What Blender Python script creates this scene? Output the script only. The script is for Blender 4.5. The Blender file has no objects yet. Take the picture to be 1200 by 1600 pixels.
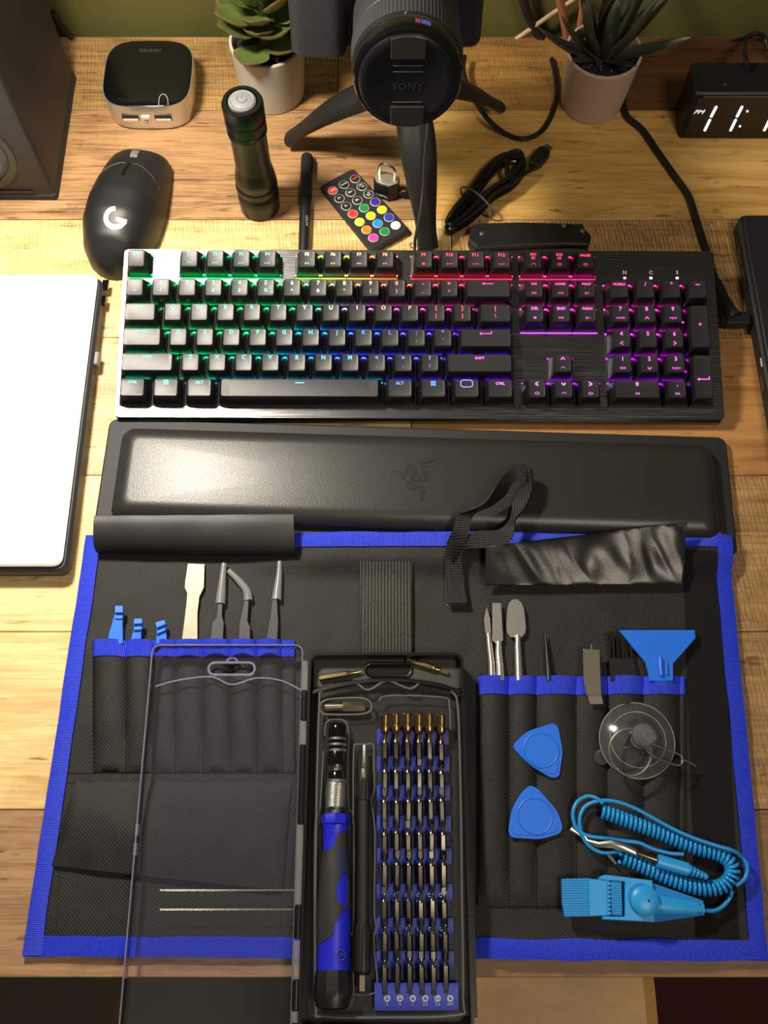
import bpy, bmesh, math, random
from math import sin, cos, pi, radians, sqrt, atan2
from mathutils import Vector, Matrix, noise

SC = bpy.context.scene
COL = SC.collection
random.seed(7)

# ---------------------------------------------------------------- camera, world, lamps, exposure
F_PX = 1550.0; TILT = radians(21.7); CAM_H = 0.65
cam_data = bpy.data.cameras.new('camera'); cam = bpy.data.objects.new('camera', cam_data); COL.objects.link(cam)
cam_data.sensor_fit = 'VERTICAL'; cam_data.sensor_height = 36.0; cam_data.lens = F_PX / 1600.0 * 36.0
cam_data.clip_start = 0.01; cam_data.clip_end = 20
cam.location = (0, 0, CAM_H); cam.rotation_euler = (TILT, 0, 0)
SC.camera = cam

world = bpy.data.worlds.new('room_light'); SC.world = world; world.use_nodes = True
world.node_tree.nodes['Background'].inputs[0].default_value = (1.0, 0.92, 0.82, 1)
world.node_tree.nodes['Background'].inputs[1].default_value = 0.07

def area(name, loc, target, size, power, color, shape='DISK', size_y=None):
    l = bpy.data.lights.new(name, 'AREA'); l.shape = shape; l.size = size
    if size_y: l.size_y = size_y
    l.energy = power; l.color = color
    o = bpy.data.objects.new(name, l); COL.objects.link(o); o.location = loc
    d = Vector(target) - Vector(loc); o.rotation_euler = d.to_track_quat('-Z', 'Y').to_euler()
    return o
area('desk_lamp_light', (-0.250, 0.470, 0.47), (-0.215, 0.36, 0.0), 0.09, 5.4, (1.0, 0.91, 0.76))
area('ceiling_lamp_light', (0.55, -0.55, 1.75), (0.1, 0.25, 0.0), 0.45, 12.0, (1.0, 0.86, 0.68))

SC.view_settings.view_transform = 'Standard'; SC.view_settings.look = 'None'
SC.view_settings.exposure = 0.0; SC.view_settings.gamma = 1.0; SC.view_settings.use_curve_mapping = False

# ---------------------------------------------------------------- pixel -> world helpers (planning aid: rays onto real planes)
_c, _s = cos(TILT), sin(TILT)
def ray(px, py):
    x = (px - 600) / F_PX; y = (800 - py) / F_PX
    return Vector((x, y * _c + _s, y * _s - _c))
def G(px, py, z=0.0):
    d = ray(px, py); t = (z - CAM_H) / d.z
    return Vector((d.x * t, d.y * t, z))
def GY(px, py, Y):
    d = ray(px, py); t = Y / d.y
    return Vector((d.x * t, Y, CAM_H + d.z * t))

# ---------------------------------------------------------------- mesh builder
def catmull(pts, n=6, closed=False):
    P = [Vector(p) for p in pts]; out = []
    N = len(P)
    rng = range(N if closed else N - 1)
    for i in rng:
        if closed:
            a, b, c, d = P[(i - 1) % N], P[i], P[(i + 1) % N], P[(i + 2) % N]
        else:
            a, b, c, d = P[max(i - 1, 0)], P[i], P[i + 1], P[min(i + 2, N - 1)]
        for k in range(n):
            t = k / n
            out.append(0.5 * ((2 * b) + (c - a) * t + (2 * a - 5 * b + 4 * c - d) * t * t + (3 * b - a - 3 * c + d) * t ** 3))
    if not closed: out.append(P[-1].copy())
    return out

def rrect(w, d, r, n=4, cx=0, cy=0):
    r = max(min(r, w / 2 - 1e-5, d / 2 - 1e-5), 1e-5); out = []
    for (sx, sy, a0) in ((1, 1, 0), (-1, 1, 90), (-1, -1, 180), (1, -1, 270)):
        for k in range(n + 1):
            a = radians(a0 + 90 * k / n)
            out.append((cx + sx * (w / 2 - r) + r * cos(a), cy + sy * (d / 2 - r) + r * sin(a)))
    return out
def circle(r, n=24, cx=0, cy=0):
    return [(cx + r * cos(2 * pi * k / n), cy + r * sin(2 * pi * k / n)) for k in range(n)]
def superell(a, b, e=4.0, n=48):
    o = []
    for k in range(n):
        t = 2 * pi * k / n; c, s = cos(t), sin(t)
        o.append((a * math.copysign(abs(c) ** (2 / e), c), b * math.copysign(abs(s) ** (2 / e), s)))
    return o

class MB:
    def __init__(s): s.v = []; s.f = []; s.M = Matrix.Identity(4)
    def add(s, vs, fs):
        b = len(s.v); s.v += [tuple(s.M @ Vector(v)) for v in vs]; s.f += [tuple(b + i for i in f) for f in fs]; return s
    def loft(s, rings, cap0=True, cap1=True, closed=True):
        n = len(rings[0]); vs = [v for r in rings for v in r]; fs = []
        for i in range(len(rings) - 1):
            for k in range(n if closed else n - 1):
                a = i * n + k; b = i * n + (k + 1) % n
                fs.append((a, b, b + n, a + n))
        if cap0: fs.append(tuple(range(n))[::-1])
        if cap1: fs.append(tuple(range((len(rings) - 1) * n, len(rings) * n)))
        return s.add(vs, fs)
    def ring_prism(s, poly, zs):
        # zs: list of (z, inset scale about centroid as metres)
        cx = sum(p[0] for p in poly) / len(poly); cy = sum(p[1] for p in poly) / len(poly)
        n = len(poly); rings = []
        def inset(d):
            if not d: return list(poly)
            out = []
            for i in range(n):
                p0 = Vector(poly[i - 1]); p1 = Vector(poly[i]); p2 = Vector(poly[(i + 1) % n])
                e1 = (p1 - p0); e2 = (p2 - p1)
                n1 = Vector((-e1.y, e1.x)).normalized(); n2 = Vector((-e2.y, e2.x)).normalized()
                m = (n1 + n2)
                if m.length < 1e-6: m = n1
                m.normalize(); k = max(m.dot(n1), 0.5)
                q = p1 + m * d / k; out.append((q.x, q.y))
            return out
        for z, d in zs: rings.append([(x, y, z) for x, y in inset(d)])
        return s.loft(rings)
    def prism(s, poly, z0, z1, ch=0.0):
        # make ccw
        A = sum(poly[i - 1][0] * poly[i][1] - poly[i][0] * poly[i - 1][1] for i in range(len(poly)))
        if A < 0: poly = list(poly)[::-1]
        if ch > 0: return s.ring_prism(poly, [(z0, ch), (z0 + ch, 0), (z1 - ch, 0), (z1, ch)])
        return s.ring_prism(poly, [(z0, 0), (z1, 0)])
    def rbox(s, cx, cy, w, d, z0, z1, r=0.001, ch=0.0, n=4): return s.prism(rrect(w, d, r, n, cx, cy), z0, z1, ch)
    def box(s, x0, x1, y0, y1, z0, z1):
        vs = [(x, y, z) for z in (z0, z1) for y in (y0, y1) for x in (x0, x1)]
        return s.add(vs, [(0, 2, 3, 1), (4, 5, 7, 6), (0, 1, 5, 4), (2, 6, 7, 3), (0, 4, 6, 2), (1, 3, 7, 5)])
    def lathe(s, prof, n=24, cap0=True, cap1=True):
        return s.loft([[(max(r, 1e-5) * cos(2 * pi * k / n), max(r, 1e-5) * sin(2 * pi * k / n), z) for k in range(n)] for r, z in prof], cap0, cap1)
    def tube(s, pts, r, n=8, closed=False, cap=True, flat=1.0):
        P = [Vector(p) for p in pts]; N = len(P); rings = []
        up = Vector((0, 0, 1)); T0 = (P[1] - P[0]).normalized()
        if abs(T0.dot(up)) > .95: up = Vector((0, 1, 0))
        side = T0.cross(up).normalized()
        for i in range(N):
            a = P[(i - 1) % N] if closed else P[max(i - 1, 0)]; b = P[(i + 1) % N] if closed else P[min(i + 1, N - 1)]
            T = (b - a).normalized() if (b - a).length > 1e-9 else T0
            side = (side - T * side.dot(T)); side = side.normalized() if side.length > 1e-6 else T.cross(Vector((0, 0, 1))).normalized()
            u2 = side.cross(T)
            rr = r[i] if isinstance(r, (list, tuple)) else r
            rings.append([tuple(P[i] + side * rr * cos(2 * pi * k / n) + u2 * rr * flat * sin(2 * pi * k / n)) for k in range(n)])
        if closed:
            rings.append(rings[0]); return s.loft(rings, False, False)
        return s.loft(rings, cap, cap)
    def torus(s, R, r, n=32, m=8, cx=0, cy=0, cz=0):
        return s.tube([(cx + R * cos(2 * pi * k / n), cy + R * sin(2 * pi * k / n), cz) for k in range(n)], r, m, True)
    def grid(s, fn, nu, nv):
        vs = [fn(i / nu, j / nv) for j in range(nv + 1) for i in range(nu + 1)]; w = nu + 1
        return s.add(vs, [(j * w + i, j * w + i + 1, (j + 1) * w + i + 1, (j + 1) * w + i) for j in range(nv) for i in range(nu)])
    def slab(s, top, th, nu, nv):
        # closed sheet: top(u,v)->(x,y,z), thickness th down
        w = nu + 1; t = [top(i / nu, j / nv) for j in range(nv + 1) for i in range(nu + 1)]
        b = [(x, y, z - (th(x, y) if callable(th) else th)) for x, y, z in t]; N = len(t)
        fs = []
        for j in range(nv):
            for i in range(nu):
                a = j * w + i; fs.append((a, a + 1, a + 1 + w, a + w)); fs.append((N + a, N + a + w, N + a + 1 + w, N + a + 1))
        for i in range(nu):
            a = i; fs.append((N + a, N + a + 1, a + 1, a)); a = nv * w + i; fs.append((a, a + 1, N + a + 1, N + a))
        for j in range(nv):
            a = j * w; fs.append((a, a + w, N + a + w, N + a)); a = j * w + nu; fs.append((N + a, N + a + w, a + w, a))
        return s.add(t + b, fs)
    def sphere(s, r, cx=0, cy=0, cz=0, nu=16, nv=10, sx=1, sy=1, sz=1):
        rings = []
        for j in range(nv + 1):
            p = -pi / 2 + pi * j / nv; rr = max(cos(p), 1e-3) * r
            rings.append([(cx + sx * rr * cos(2 * pi * k / nu), cy + sy * rr * sin(2 * pi * k / nu), cz + sz * r * sin(p)) for k in range(nu)])
        return s.loft(rings)

def mesh(mb, name='m', angle=35):
    me = bpy.data.meshes.new(name); me.from_pydata(mb.v, [], mb.f); me.validate()
    bm = bmesh.new(); bm.from_mesh(me); bmesh.ops.remove_doubles(bm, verts=bm.verts, dist=1e-7)
    bmesh.ops.recalc_face_normals(bm, faces=bm.faces); bm.to_mesh(me); bm.free()
    if angle:
        for p in me.polygons: p.use_smooth = True
        me.set_sharp_from_angle(angle=radians(angle))
    me.update(); return me

def obj(name, mb, mat, parent=None, loc=None, rot=None, angle=35, color=None):
    me = mb if isinstance(mb, bpy.types.Mesh) else mesh(mb, name, angle)
    if mat and not me.materials: me.materials.append(mat)
    o = bpy.data.objects.new(name, me); COL.objects.link(o)
    if parent: o.parent = parent
    if loc is not None: o.location = loc
    if rot is not None: o.rotation_euler = rot
    if color: o.color = (*color, 1)
    return o
def thing(name, label, cat, loc=(0, 0, 0), rz=0, group=None, rot=None):
    o = bpy.data.objects.new(name, None); COL.objects.link(o); o.empty_display_size = .01
    o.location = loc; o.rotation_euler = rot if rot else (0, 0, rz)
    o['label'] = label; o['category'] = cat
    if group: o['group'] = group
    return o
def tag(o, label, cat, group=None):
    o['label'] = label; o['category'] = cat
    if group: o['group'] = group
    return o
def struct(o): o['kind'] = 'structure'; return o
def L(root, p):            # world point -> coordinates local to a root with z rotation
    p = Vector(p) - Vector(root.location); a = -root.rotation_euler[2]
    return Vector((p.x * cos(a) - p.y * sin(a), p.x * sin(a) + p.y * cos(a), p.z))
def poly_px(root, pts, z):
    return [tuple(L(root, G(x, y, z))[:2]) for x, y in pts]

# ---------------------------------------------------------------- text
_tc = {}
def text_mesh(s, size, extrude=0.00008, bold=0.0, align='CENTER', shear=0.0, spacing=1.0):
    k = (s, size, extrude, bold, align, shear, spacing)
    if k in _tc: return _tc[k]
    cu = bpy.data.curves.new('t', 'FONT'); cu.body = s; cu.size = size; cu.extrude = extrude; cu.offset = bold
    cu.align_x = align; cu.align_y = 'CENTER'; cu.shear = shear; cu.resolution_u = 2; cu.space_character = spacing
    o = bpy.data.objects.new('t', cu); COL.objects.link(o)
    bpy.context.view_layer.update()
    me = bpy.data.meshes.new_from_object(o.evaluated_get(bpy.context.evaluated_depsgraph_get()))
    me.materials.clear(); bpy.data.objects.remove(o); bpy.data.curves.remove(cu)
    me.name = 'lettering'; _tc[k] = me; return me

# ---------------------------------------------------------------- materials
def lin(c):
    if isinstance(c, str):
        c = c.lstrip('#'); c = [int(c[i:i + 2], 16) / 255 for i in (0, 2, 4)]
        c = [x / 12.92 if x <= .04045 else ((x + .055) / 1.055) ** 2.4 for x in c]
    return (*c[:3], 1.0)
def newmat(name):
    m = bpy.data.materials.new(name); m.use_nodes = True; nt = m.node_tree
    return m, nt, nt.nodes['Principled BSDF']
def nd(nt, t, **kw):
    n = nt.nodes.new(t)
    for k, v in kw.items():
        if k.startswith('i_'): n.inputs[k[2:].replace('_', ' ')].default_value = v
        else: setattr(n, k, v)
    return n
def pm(name, color, rough=.5, metal=0.0, bump=0.0, bscale=400, spec=.5, coat=0.0, emit=None, estr=1.0, var=0.0, vscale=60, aniso=None):
    m, nt, b = newmat(name)
    b.inputs['Base Color'].default_value = lin(color); b.inputs['Roughness'].default_value = rough
    b.inputs['Metallic'].default_value = metal; b.inputs['Specular IOR Level'].default_value = spec
    b.inputs['Coat Weight'].default_value = coat
    if emit: b.inputs['Emission Color'].default_value = lin(emit); b.inputs['Emission Strength'].default_value = estr
    tc = nd(nt, 'ShaderNodeTexCoord')
    mp = nd(nt, 'ShaderNodeMapping'); nt.links.new(tc.outputs['Object'], mp.inputs[0])
    if aniso: mp.inputs['Scale'].default_value = aniso
    if bump:
        n = nd(nt, 'ShaderNodeTexNoise', i_Scale=bscale, i_Detail=3.0); nt.links.new(mp.outputs[0], n.inputs['Vector'])
        bp = nd(nt, 'ShaderNodeBump', i_Strength=bump, i_Distance=.0005); nt.links.new(n.outputs[0], bp.inputs['Height'])
        nt.links.new(bp.outputs[0], b.inputs['Normal'])
    if var:
        n = nd(nt, 'ShaderNodeTexNoise', i_Scale=vscale, i_Detail=4.0); nt.links.new(mp.outputs[0], n.inputs['Vector'])
        mr = nd(nt, 'ShaderNodeMapRange', i_To_Min=1 - var, i_To_Max=1 + var); nt.links.new(n.outputs[0], mr.inputs[0])
        mx = nd(nt, 'ShaderNodeVectorMath', operation='SCALE'); mx.inputs[0].default_value = lin(color)[:3]
        nt.links.new(mr.outputs[0], mx.inputs['Scale']); nt.links.new(mx.outputs[0], b.inputs['Base Color'])
    return m
def wood(name, dark, light, seed, saw=0.0, rough=.5, streak=.5):
    m, nt, b = newmat(name)
    tc = nd(nt, 'ShaderNodeTexCoord'); L_ = nt.links.new
    def noise_(sc, s, det=5, dist=0.0):
        mp = nd(nt, 'ShaderNodeMapping'); mp.inputs['Scale'].default_value = sc; mp.inputs['Location'].default_value = (seed * 1.37, seed * 2.1, 0)
        L_(tc.outputs['Object'], mp.inputs[0])
        n = nd(nt, 'ShaderNodeTexNoise', i_Scale=s, i_Detail=float(det), i_Roughness=.65, i_Distortion=dist); L_(mp.outputs[0], n.inputs['Vector']); return n
    n1 = noise_((1.6, 26, 1), 6, 6, .6); n2 = noise_((5, 160, 1), 4, 4); n3 = noise_((1, 2.2, 1), 9, 5, 1.0)
    n4 = noise_((6, 34, 1), 5, 3, .3)
    r1 = nd(nt, 'ShaderNodeValToRGB'); e = r1.color_ramp.elements; e[0].position = .33; e[0].color = lin(dark); e[1].position = .62; e[1].color = lin(light)
    add = nd(nt, 'ShaderNodeMath', operation='MULTIPLY_ADD'); add.inputs[1].default_value = .35 * streak; L_(n2.outputs[0], add.inputs[0])
    a2 = nd(nt, 'ShaderNodeMath', operation='MULTIPLY_ADD'); a2.inputs[1].default_value = .45; L_(n3.outputs[0], a2.inputs[0])
    a3 = nd(nt, 'ShaderNodeMath', operation='MULTIPLY_ADD'); a3.inputs[1].default_value = .55; L_(n1.outputs[0], a3.inputs[0]); a3.inputs[2].default_value = -.16 * streak
    L_(a3.outputs[0], a2.inputs[2]); L_(a2.outputs[0], add.inputs[2]); L_(add.outputs[0], r1.inputs[0])
    # short dark cracks
    cr = nd(nt, 'ShaderNodeValToRGB'); e = cr.color_ramp.elements; e[0].position = .30; e[0].color = (.30, .24, .18, 1); e[1].position = .39; e[1].color = (1, 1, 1, 1)
    L_(n4.outputs[0], cr.inputs[0])
    mul = nd(nt, 'ShaderNodeMixRGB', blend_type='MULTIPLY'); mul.inputs[0].default_value = .8
    L_(r1.outputs[0], mul.inputs[1]); L_(cr.outputs[0], mul.inputs[2]); last = mul.outputs[0]
    if saw:
        mp = nd(nt, 'ShaderNodeMapping'); mp.inputs['Rotation'].default_value = (0, 0, -.35); mp.inputs['Scale'].default_value = (1, .25, 1); L_(tc.outputs['Object'], mp.inputs[0])
        w = nd(nt, 'ShaderNodeTexWave', i_Scale=110.0, i_Distortion=5.0, i_Detail=2.0); w.inputs['Detail Scale'].default_value = 3.0; L_(mp.outputs[0], w.inputs['Vector'])
        w2 = nd(nt, 'ShaderNodeTexNoise', i_Scale=60.0, i_Detail=2.0); L_(tc.outputs['Object'], w2.inputs['Vector'])
        mm = nd(nt, 'ShaderNodeMath', operation='MULTIPLY'); L_(w.outputs['Fac'], mm.inputs[0]); L_(w2.outputs[0], mm.inputs[1])
        mr = nd(nt, 'ShaderNodeMapRange'); mr.inputs[1].default_value = 0; mr.inputs[2].default_value = .6; mr.inputs[3].default_value = 1.08; mr.inputs[4].default_value = 1 - saw
        L_(mm.outputs[0], mr.inputs[0])
        sc = nd(nt, 'ShaderNodeVectorMath', operation='SCALE'); L_(last, sc.inputs[0]); L_(mr.outputs[0], sc.inputs['Scale']); last = sc.outputs[0]
    L_(last, b.inputs['Base Color']); b.inputs['Roughness'].default_value = rough
    bp = nd(nt, 'ShaderNodeBump', i_Strength=.12, i_Distance=.0006); L_(add.outputs[0], bp.inputs['Height']); L_(bp.outputs[0], b.inputs['Normal'])
    return m
def fabric(name, c0, c1, pitch=.0011, rough=.75, diag=True, bump=.5, sheen=0.0, axis='XY'):
    m, nt, b = newmat(name); L_ = nt.links.new
    tc = nd(nt, 'ShaderNodeTexCoord')
    def wave(rotz, sc):
        mp = nd(nt, 'ShaderNodeMapping'); mp.inputs['Rotation'].default_value = (0, 0, rotz); L_(tc.outputs['Object'], mp.inputs[0])
        w = nd(nt, 'ShaderNodeTexWave', i_Scale=sc, i_Distortion=.25, i_Detail=1.0); L_(mp.outputs[0], w.inputs['Vector']); return w
    sc = .314 / pitch
    if axis == 'X': f = wave(0, sc).outputs['Fac']
    elif axis == 'Y': f = wave(pi / 2, sc).outputs['Fac']
    else:
        a = wave(pi / 4 if diag else 0, sc); c = wave(-pi / 4 if diag else pi / 2, sc * (.7 if diag else 1))
        mm = nd(nt, 'ShaderNodeMath', operation='MULTIPLY'); L_(a.outputs['Fac'], mm.inputs[0]); L_(c.outputs['Fac'], mm.inputs[1]); f = mm.outputs[0]
    nz = nd(nt, 'ShaderNodeTexNoise', i_Scale=900.0, i_Detail=2.0); L_(tc.outputs['Object'], nz.inputs['Vector'])
    m2 = nd(nt, 'ShaderNodeMath', operation='MULTIPLY'); L_(f, m2.inputs[0]); L_(nz.outputs[0], m2.inputs[1])
    r = nd(nt, 'ShaderNodeValToRGB'); e = r.color_ramp.elements; e[0].position = .10; e[0].color = lin(c0); e[1].position = .60; e[1].color = lin(c1)
    L_(m2.outputs[0], r.inputs[0]); L_(r.outputs[0], b.inputs['Base Color']); b.inputs['Roughness'].default_value = rough
    b.inputs['Sheen Weight'].default_value = sheen
    bp = nd(nt, 'ShaderNodeBump', i_Strength=bump, i_Distance=.0003); L_(f, bp.inputs['Height']); L_(bp.outputs[0], b.inputs['Normal'])
    return m
def clear(name, tint=(.93, .93, .97), rough=.08, haze=.04, hcol=(.6, .62, .7), refl=1.0):
    m = bpy.data.materials.new(name); m.use_nodes = True; nt = m.node_tree; nt.nodes.clear(); L_ = nt.links.new
    out = nd(nt, 'ShaderNodeOutputMaterial'); tr = nd(nt, 'ShaderNodeBsdfTransparent'); tr.inputs[0].default_value = (*tint, 1)
    gl = nd(nt, 'ShaderNodeBsdfGlossy'); gl.inputs['Roughness'].default_value = rough
    df = nd(nt, 'ShaderNodeBsdfDiffuse'); df.inputs[0].default_value = (*hcol, 1)
    fr = nd(nt, 'ShaderNodeFresnel'); fr.inputs[0].default_value = 1.4
    m1 = nd(nt, 'ShaderNodeMixShader'); m1.inputs[0].default_value = haze; L_(tr.outputs[0], m1.inputs[1]); L_(df.outputs[0], m1.inputs[2])
    ml = nd(nt, 'ShaderNodeMath', operation='MULTIPLY', use_clamp=True); L_(fr.outputs[0], ml.inputs[0]); ml.inputs[1].default_value = refl
    m2 = nd(nt, 'ShaderNodeMixShader'); L_(ml.outputs[0], m2.inputs[0]); L_(m1.outputs[0], m2.inputs[1]); L_(gl.outputs[0], m2.inputs[2]); L_(m2.outputs[0], out.inputs[0])
    return m
def glow(name, strength):
    m, nt, b = newmat(name); oi = nd(nt, 'ShaderNodeObjectInfo')
    nt.links.new(oi.outputs['Color'], b.inputs['Emission Color']); b.inputs['Emission Strength'].default_value = strength
    b.inputs['Base Color'].default_value = (.02, .02, .02, 1); return m

M = {
 'black': pm('black_plastic', '#17181a', .42, bump=.15, bscale=1500),
 'blackmat': pm('matte_black_plastic', '#1b1c1e', .6, bump=.2, bscale=1800),
 'gloss': pm('gloss_black', '#0a0b0c', .12, coat=.3),
 'rubber': pm('black_rubber', '#1a1a1a', .55),
 'steel': pm('bright_steel', '#d4d0c6', .33, 1.0),
 'satin': pm('satin_steel', '#8d8779', .48, 1.0, bump=.2, bscale=300, aniso=(8, 1, 1)),
 'gold': pm('gold_steel', '#a98b5e', .25, 1.0),
 'bit': pm('bit_steel', '#938d80', .2, 1.0),
 'chrome': pm('chrome', '#dedcd6', .24, 1.0),
 'blue': pm('royal_blue_plastic', '#1c22c8', .4),
 'dblue': pm('holder_blue_plastic', '#2438a8', .45, bump=.1),
 'pick': pm('sky_blue_plastic', '#2272ea', .42),
 'esd': pm('light_blue_plastic', '#2ba0e8', .38),
 'white': pm('white_print', '#e8e8e8', .5),
 'grey': pm('grey_rubber', '#7b7d80', .5),
 'dgrey': pm('dark_grey_plastic', '#2c2d30', .5, bump=.15, bscale=1200),
 'legend': glow('backlit_legend', 2.0),
 'led': glow('key_backlight', 27.0),
}

# ---------------------------------------------------------------- setting: wall, floor, desk
wall_m = pm('olive_wall_paint', '#5d5c2b', .8, bump=.15, bscale=500, var=.06, vscale=8)
w = MB(); w.box(-.9, .9, .716, .76, -.72, .75); struct(obj('wall_back', w, wall_m))
fl = MB(); fl.box(-1.2, 1.2, -1.2, .716, -.74, -.72); struct(obj('floor', fl, pm('dim_brown_floor', '#4a4030', .6, var=.2, vscale=6)))
desk = thing('desk', 'wooden desk with rustic golden and brown planks running left to right', 'desk', (0, .33, -.72))
WG = {
 'A1': wood('plank_weathered', '#5b4026', '#b08a54', 1, .25, streak=1.3), 'A2': wood('plank_golden_rough', '#553a1d', '#a87d42', 2, .2), 'A3': wood('plank_dark_walnut', '#3e2517', '#6b452a', 3),
 'B1': wood('plank_brown_grain', '#543620', '#b38a5e', 4, 0, streak=1.9), 'B2': wood('plank_golden', '#a87c3c', '#deb268', 5, streak=.8),
 'C1': wood('plank_yellow_sawn', '#b98f52', '#f0d393', 6, .3), 'C2': wood('plank_brown_sawn', '#86633c', '#c49a64', 7, .5),
 'D1': wood('plank_pale_tan', '#a07c4c', '#e6c892', 8, .15), 'D2': wood('plank_amber_brown', '#80552e', '#bd8b52', 9),
 'E1': wood('plank_honey', '#c09554', '#f2d698', 10, streak=.9), 'E2': wood('plank_mottled_brown', '#6e5030', '#b8915f', 11, .3),
 'G1': wood('plank_rosy_brown', '#6d4b30', '#b28c66', 12, streak=1.2), 'G2': wood('plank_front_brown', '#66462a', '#8f6a42', 13)}
def planks(y0, y1, cuts, mats):
    xs = [-.62] + cuts + [.62]
    for i, k in enumerate(mats):
        m = MB(); g = .0003
        m.rbox((xs[i] + xs[i + 1]) / 2, (y0 + y1) / 2 - .33, xs[i + 1] - xs[i] - 2 * g, y1 - y0 - 2 * g, .72 - .026, .72, .0004, .0004, 1)
        obj('plank', m, WG[k], desk)
xA = G(528, 130).x; xA2 = G(925, 130).x
planks(.6224, .7047, [xA, xA2], ['A1', 'A2', 'A3'])
planks(.5102, .6224, [G(655, 260).x], ['B1', 'B2'])
planks(.4013, .5102, [G(705, 360).x], ['C1', 'C2'])
planks(.2870, .4013, [0.02], ['D1', 'D2'])
planks(.1720, .2870, [-.05], ['E1', 'E2'])
planks(.0569, .1720, [.03], ['E1', 'E2'])
planks(-.0393, .0569, [.0], ['G1', 'G2'])
m = MB(); m.box(-.6, .6, -.365, .37, .66, .693); obj('core_board', m, pm('desk_core', '#2a1d12', .7), desk)
for sx in (-1, 1):
    for sy in (-1, 1):
        m = MB(); m.rbox(sx * .57, sy * .32, .05, .05, 0, .66, .004, .002); obj('leg', m, M['blackmat'], desk)

# chair and rug under the desk front
seat = thing('chair', 'mottled golden brown chair seat below the desk front edge', 'chair', (.12, -.2, -.72))
sm = pm('mottled_golden_velvet', '#c69a58', .45, bump=.8, bscale=60, var=.6, vscale=14)  # colour varies in random blotches
R_ = G(1028, 1560, -.25)
m = MB(); hw = .13; cx = R_.x - hw - .12
m.prism(rrect(2 * hw, .42, .05, 8, cx, -.02), .42, .475, .012); obj('seat', m, sm, seat)
for sx in (-1, 1):
    for sy in (-1, 1):
        m = MB(); m.tube([(cx + sx * .11, -.02 + sy * .17, .425), (cx + sx * .12, -.02 + sy * .19, 0)], [.014, .01], 10); obj('leg', m, M['blackmat'], seat)
rug = MB(); rug.box(.30, 1.1, -1.1, .5, -.72, -.712)
tag(obj('rug', rug, pm('dark_red_rug', '#4a1512', .9, bump=.6, bscale=200, var=.4, vscale=30)), 'dark red mottled rug on the floor below the desk at the right', 'rug')

# ---------------------------------------------------------------- keyboard
KM = Matrix(((.99999, .00418, .00035), (-.00405, .98431, -.17638), (-.00108, .17638, .98432)))
KO = Vector((-.19112, .34325, .02671)); HZ = .0237; U = .01905
kroot = thing('keyboard', 'black full-size mechanical keyboard with rainbow backlighting across the desk centre', 'keyboard')
kroot.matrix_world = Matrix.Translation(KO - KM @ Vector((0, 0, HZ))) @ KM.to_4x4()
KI = KM.inverted()
def KP(px, py, zl):
    n = KM @ Vector((0, 0, 1)); o = KO + n * (zl - HZ); d = ray(px, py); c = Vector((0, 0, CAM_H))
    t = (o - c).dot(n) / d.dot(n); q = KI @ (c + d * t - (KO - KM @ Vector((0, 0, HZ)))); return q
PZ = .0112
alu = pm('brushed_black_aluminium', '#6c6c6e', .29, 1.0, bump=.35, bscale=40, aniso=(.5, 40, 40))
x0, x1, y0, y1 = -.0034, .4366, -.0182, .1128
m = MB(); ring = rrect(x1 - x0, y1 - y0, .003, 3, (x0 + x1) / 2, (y0 + y1) / 2)
def kb(y): return -.0035 * max(0, (y - y0) / (y1 - y0)) * 2.2 if y > y0 + .02 else 0
m.loft([[(x, y, kb(y) + .0004) for x, y in ring], [(x, y, PZ - .0016) for x, y in ring]]); obj('case', m, M['blackmat'], kroot)
m = MB(); m.rbox((x0 + x1) / 2, (y0 + y1) / 2, x1 - x0, y1 - y0, PZ - .0016, PZ, .003, .0003); obj('top_plate', m, alu, kroot)
m = MB(); m.box(x0 + .002, x1 - .002, y0 - .0012, y0, .0025, .0085); obj('front_lip', m, M['gloss'], kroot)
for fx in (.04, .39):
    m = MB(); m.box(fx - .012, fx + .012, y1 - .022, y1 - .006, -.0105 - .0118, -.006); obj('foot', m, M['blackmat'], kroot, )
cap_side = pm('keycap_shaded_side', '#141416', .38)  # darker cap copy that paints the shade on the side walls
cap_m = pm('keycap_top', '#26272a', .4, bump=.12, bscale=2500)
CZ0 = PZ + .0022
_kc = {}
def cap_mesh(w, h):
    k = (w, h)
    if k in _kc: return _kc[k]
    W, D = w * U - .0018, h * U - .0013; TW, TD = w * U - .0069, h * U - .0058
    r = []
    for z, a, b, rr, oy in ((CZ0, W, D, .0012, 0), (CZ0 + .0008, W, D, .0012, 0), (HZ - .0007, TW + .0003, TD + .0003, .0018, .0006), (HZ - .0001, TW - .0008, TD - .0008, .0016, .0006)):
        r.append([(x, y + oy, z) for x, y in rrect(a, b, rr, 3)])
    r.append([(x * .9, y * .9 + .0006, HZ - .00025) for x, y in rrect(TW - .0008, TD - .0008, .0016, 3)])
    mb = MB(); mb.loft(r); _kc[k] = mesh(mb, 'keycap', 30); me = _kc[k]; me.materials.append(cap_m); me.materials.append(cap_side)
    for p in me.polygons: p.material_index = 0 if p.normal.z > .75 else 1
    return me
m_ = MB(); m_.rbox(0, 0, .0135, .0135, PZ, CZ0 + .004, .001, .0005); sw_mesh = mesh(m_, 'switch'); sw_mesh.materials.append(pm('switch_housing', '#202022', .3))
m_ = MB(); m_.box(-.0092, .0092, -.0003, .0003, PZ, PZ + .0006); led_mesh = mesh(m_, 'backlight'); led_mesh.materials.append(M['led'])
GREEN = (0, 1, .16)
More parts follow.
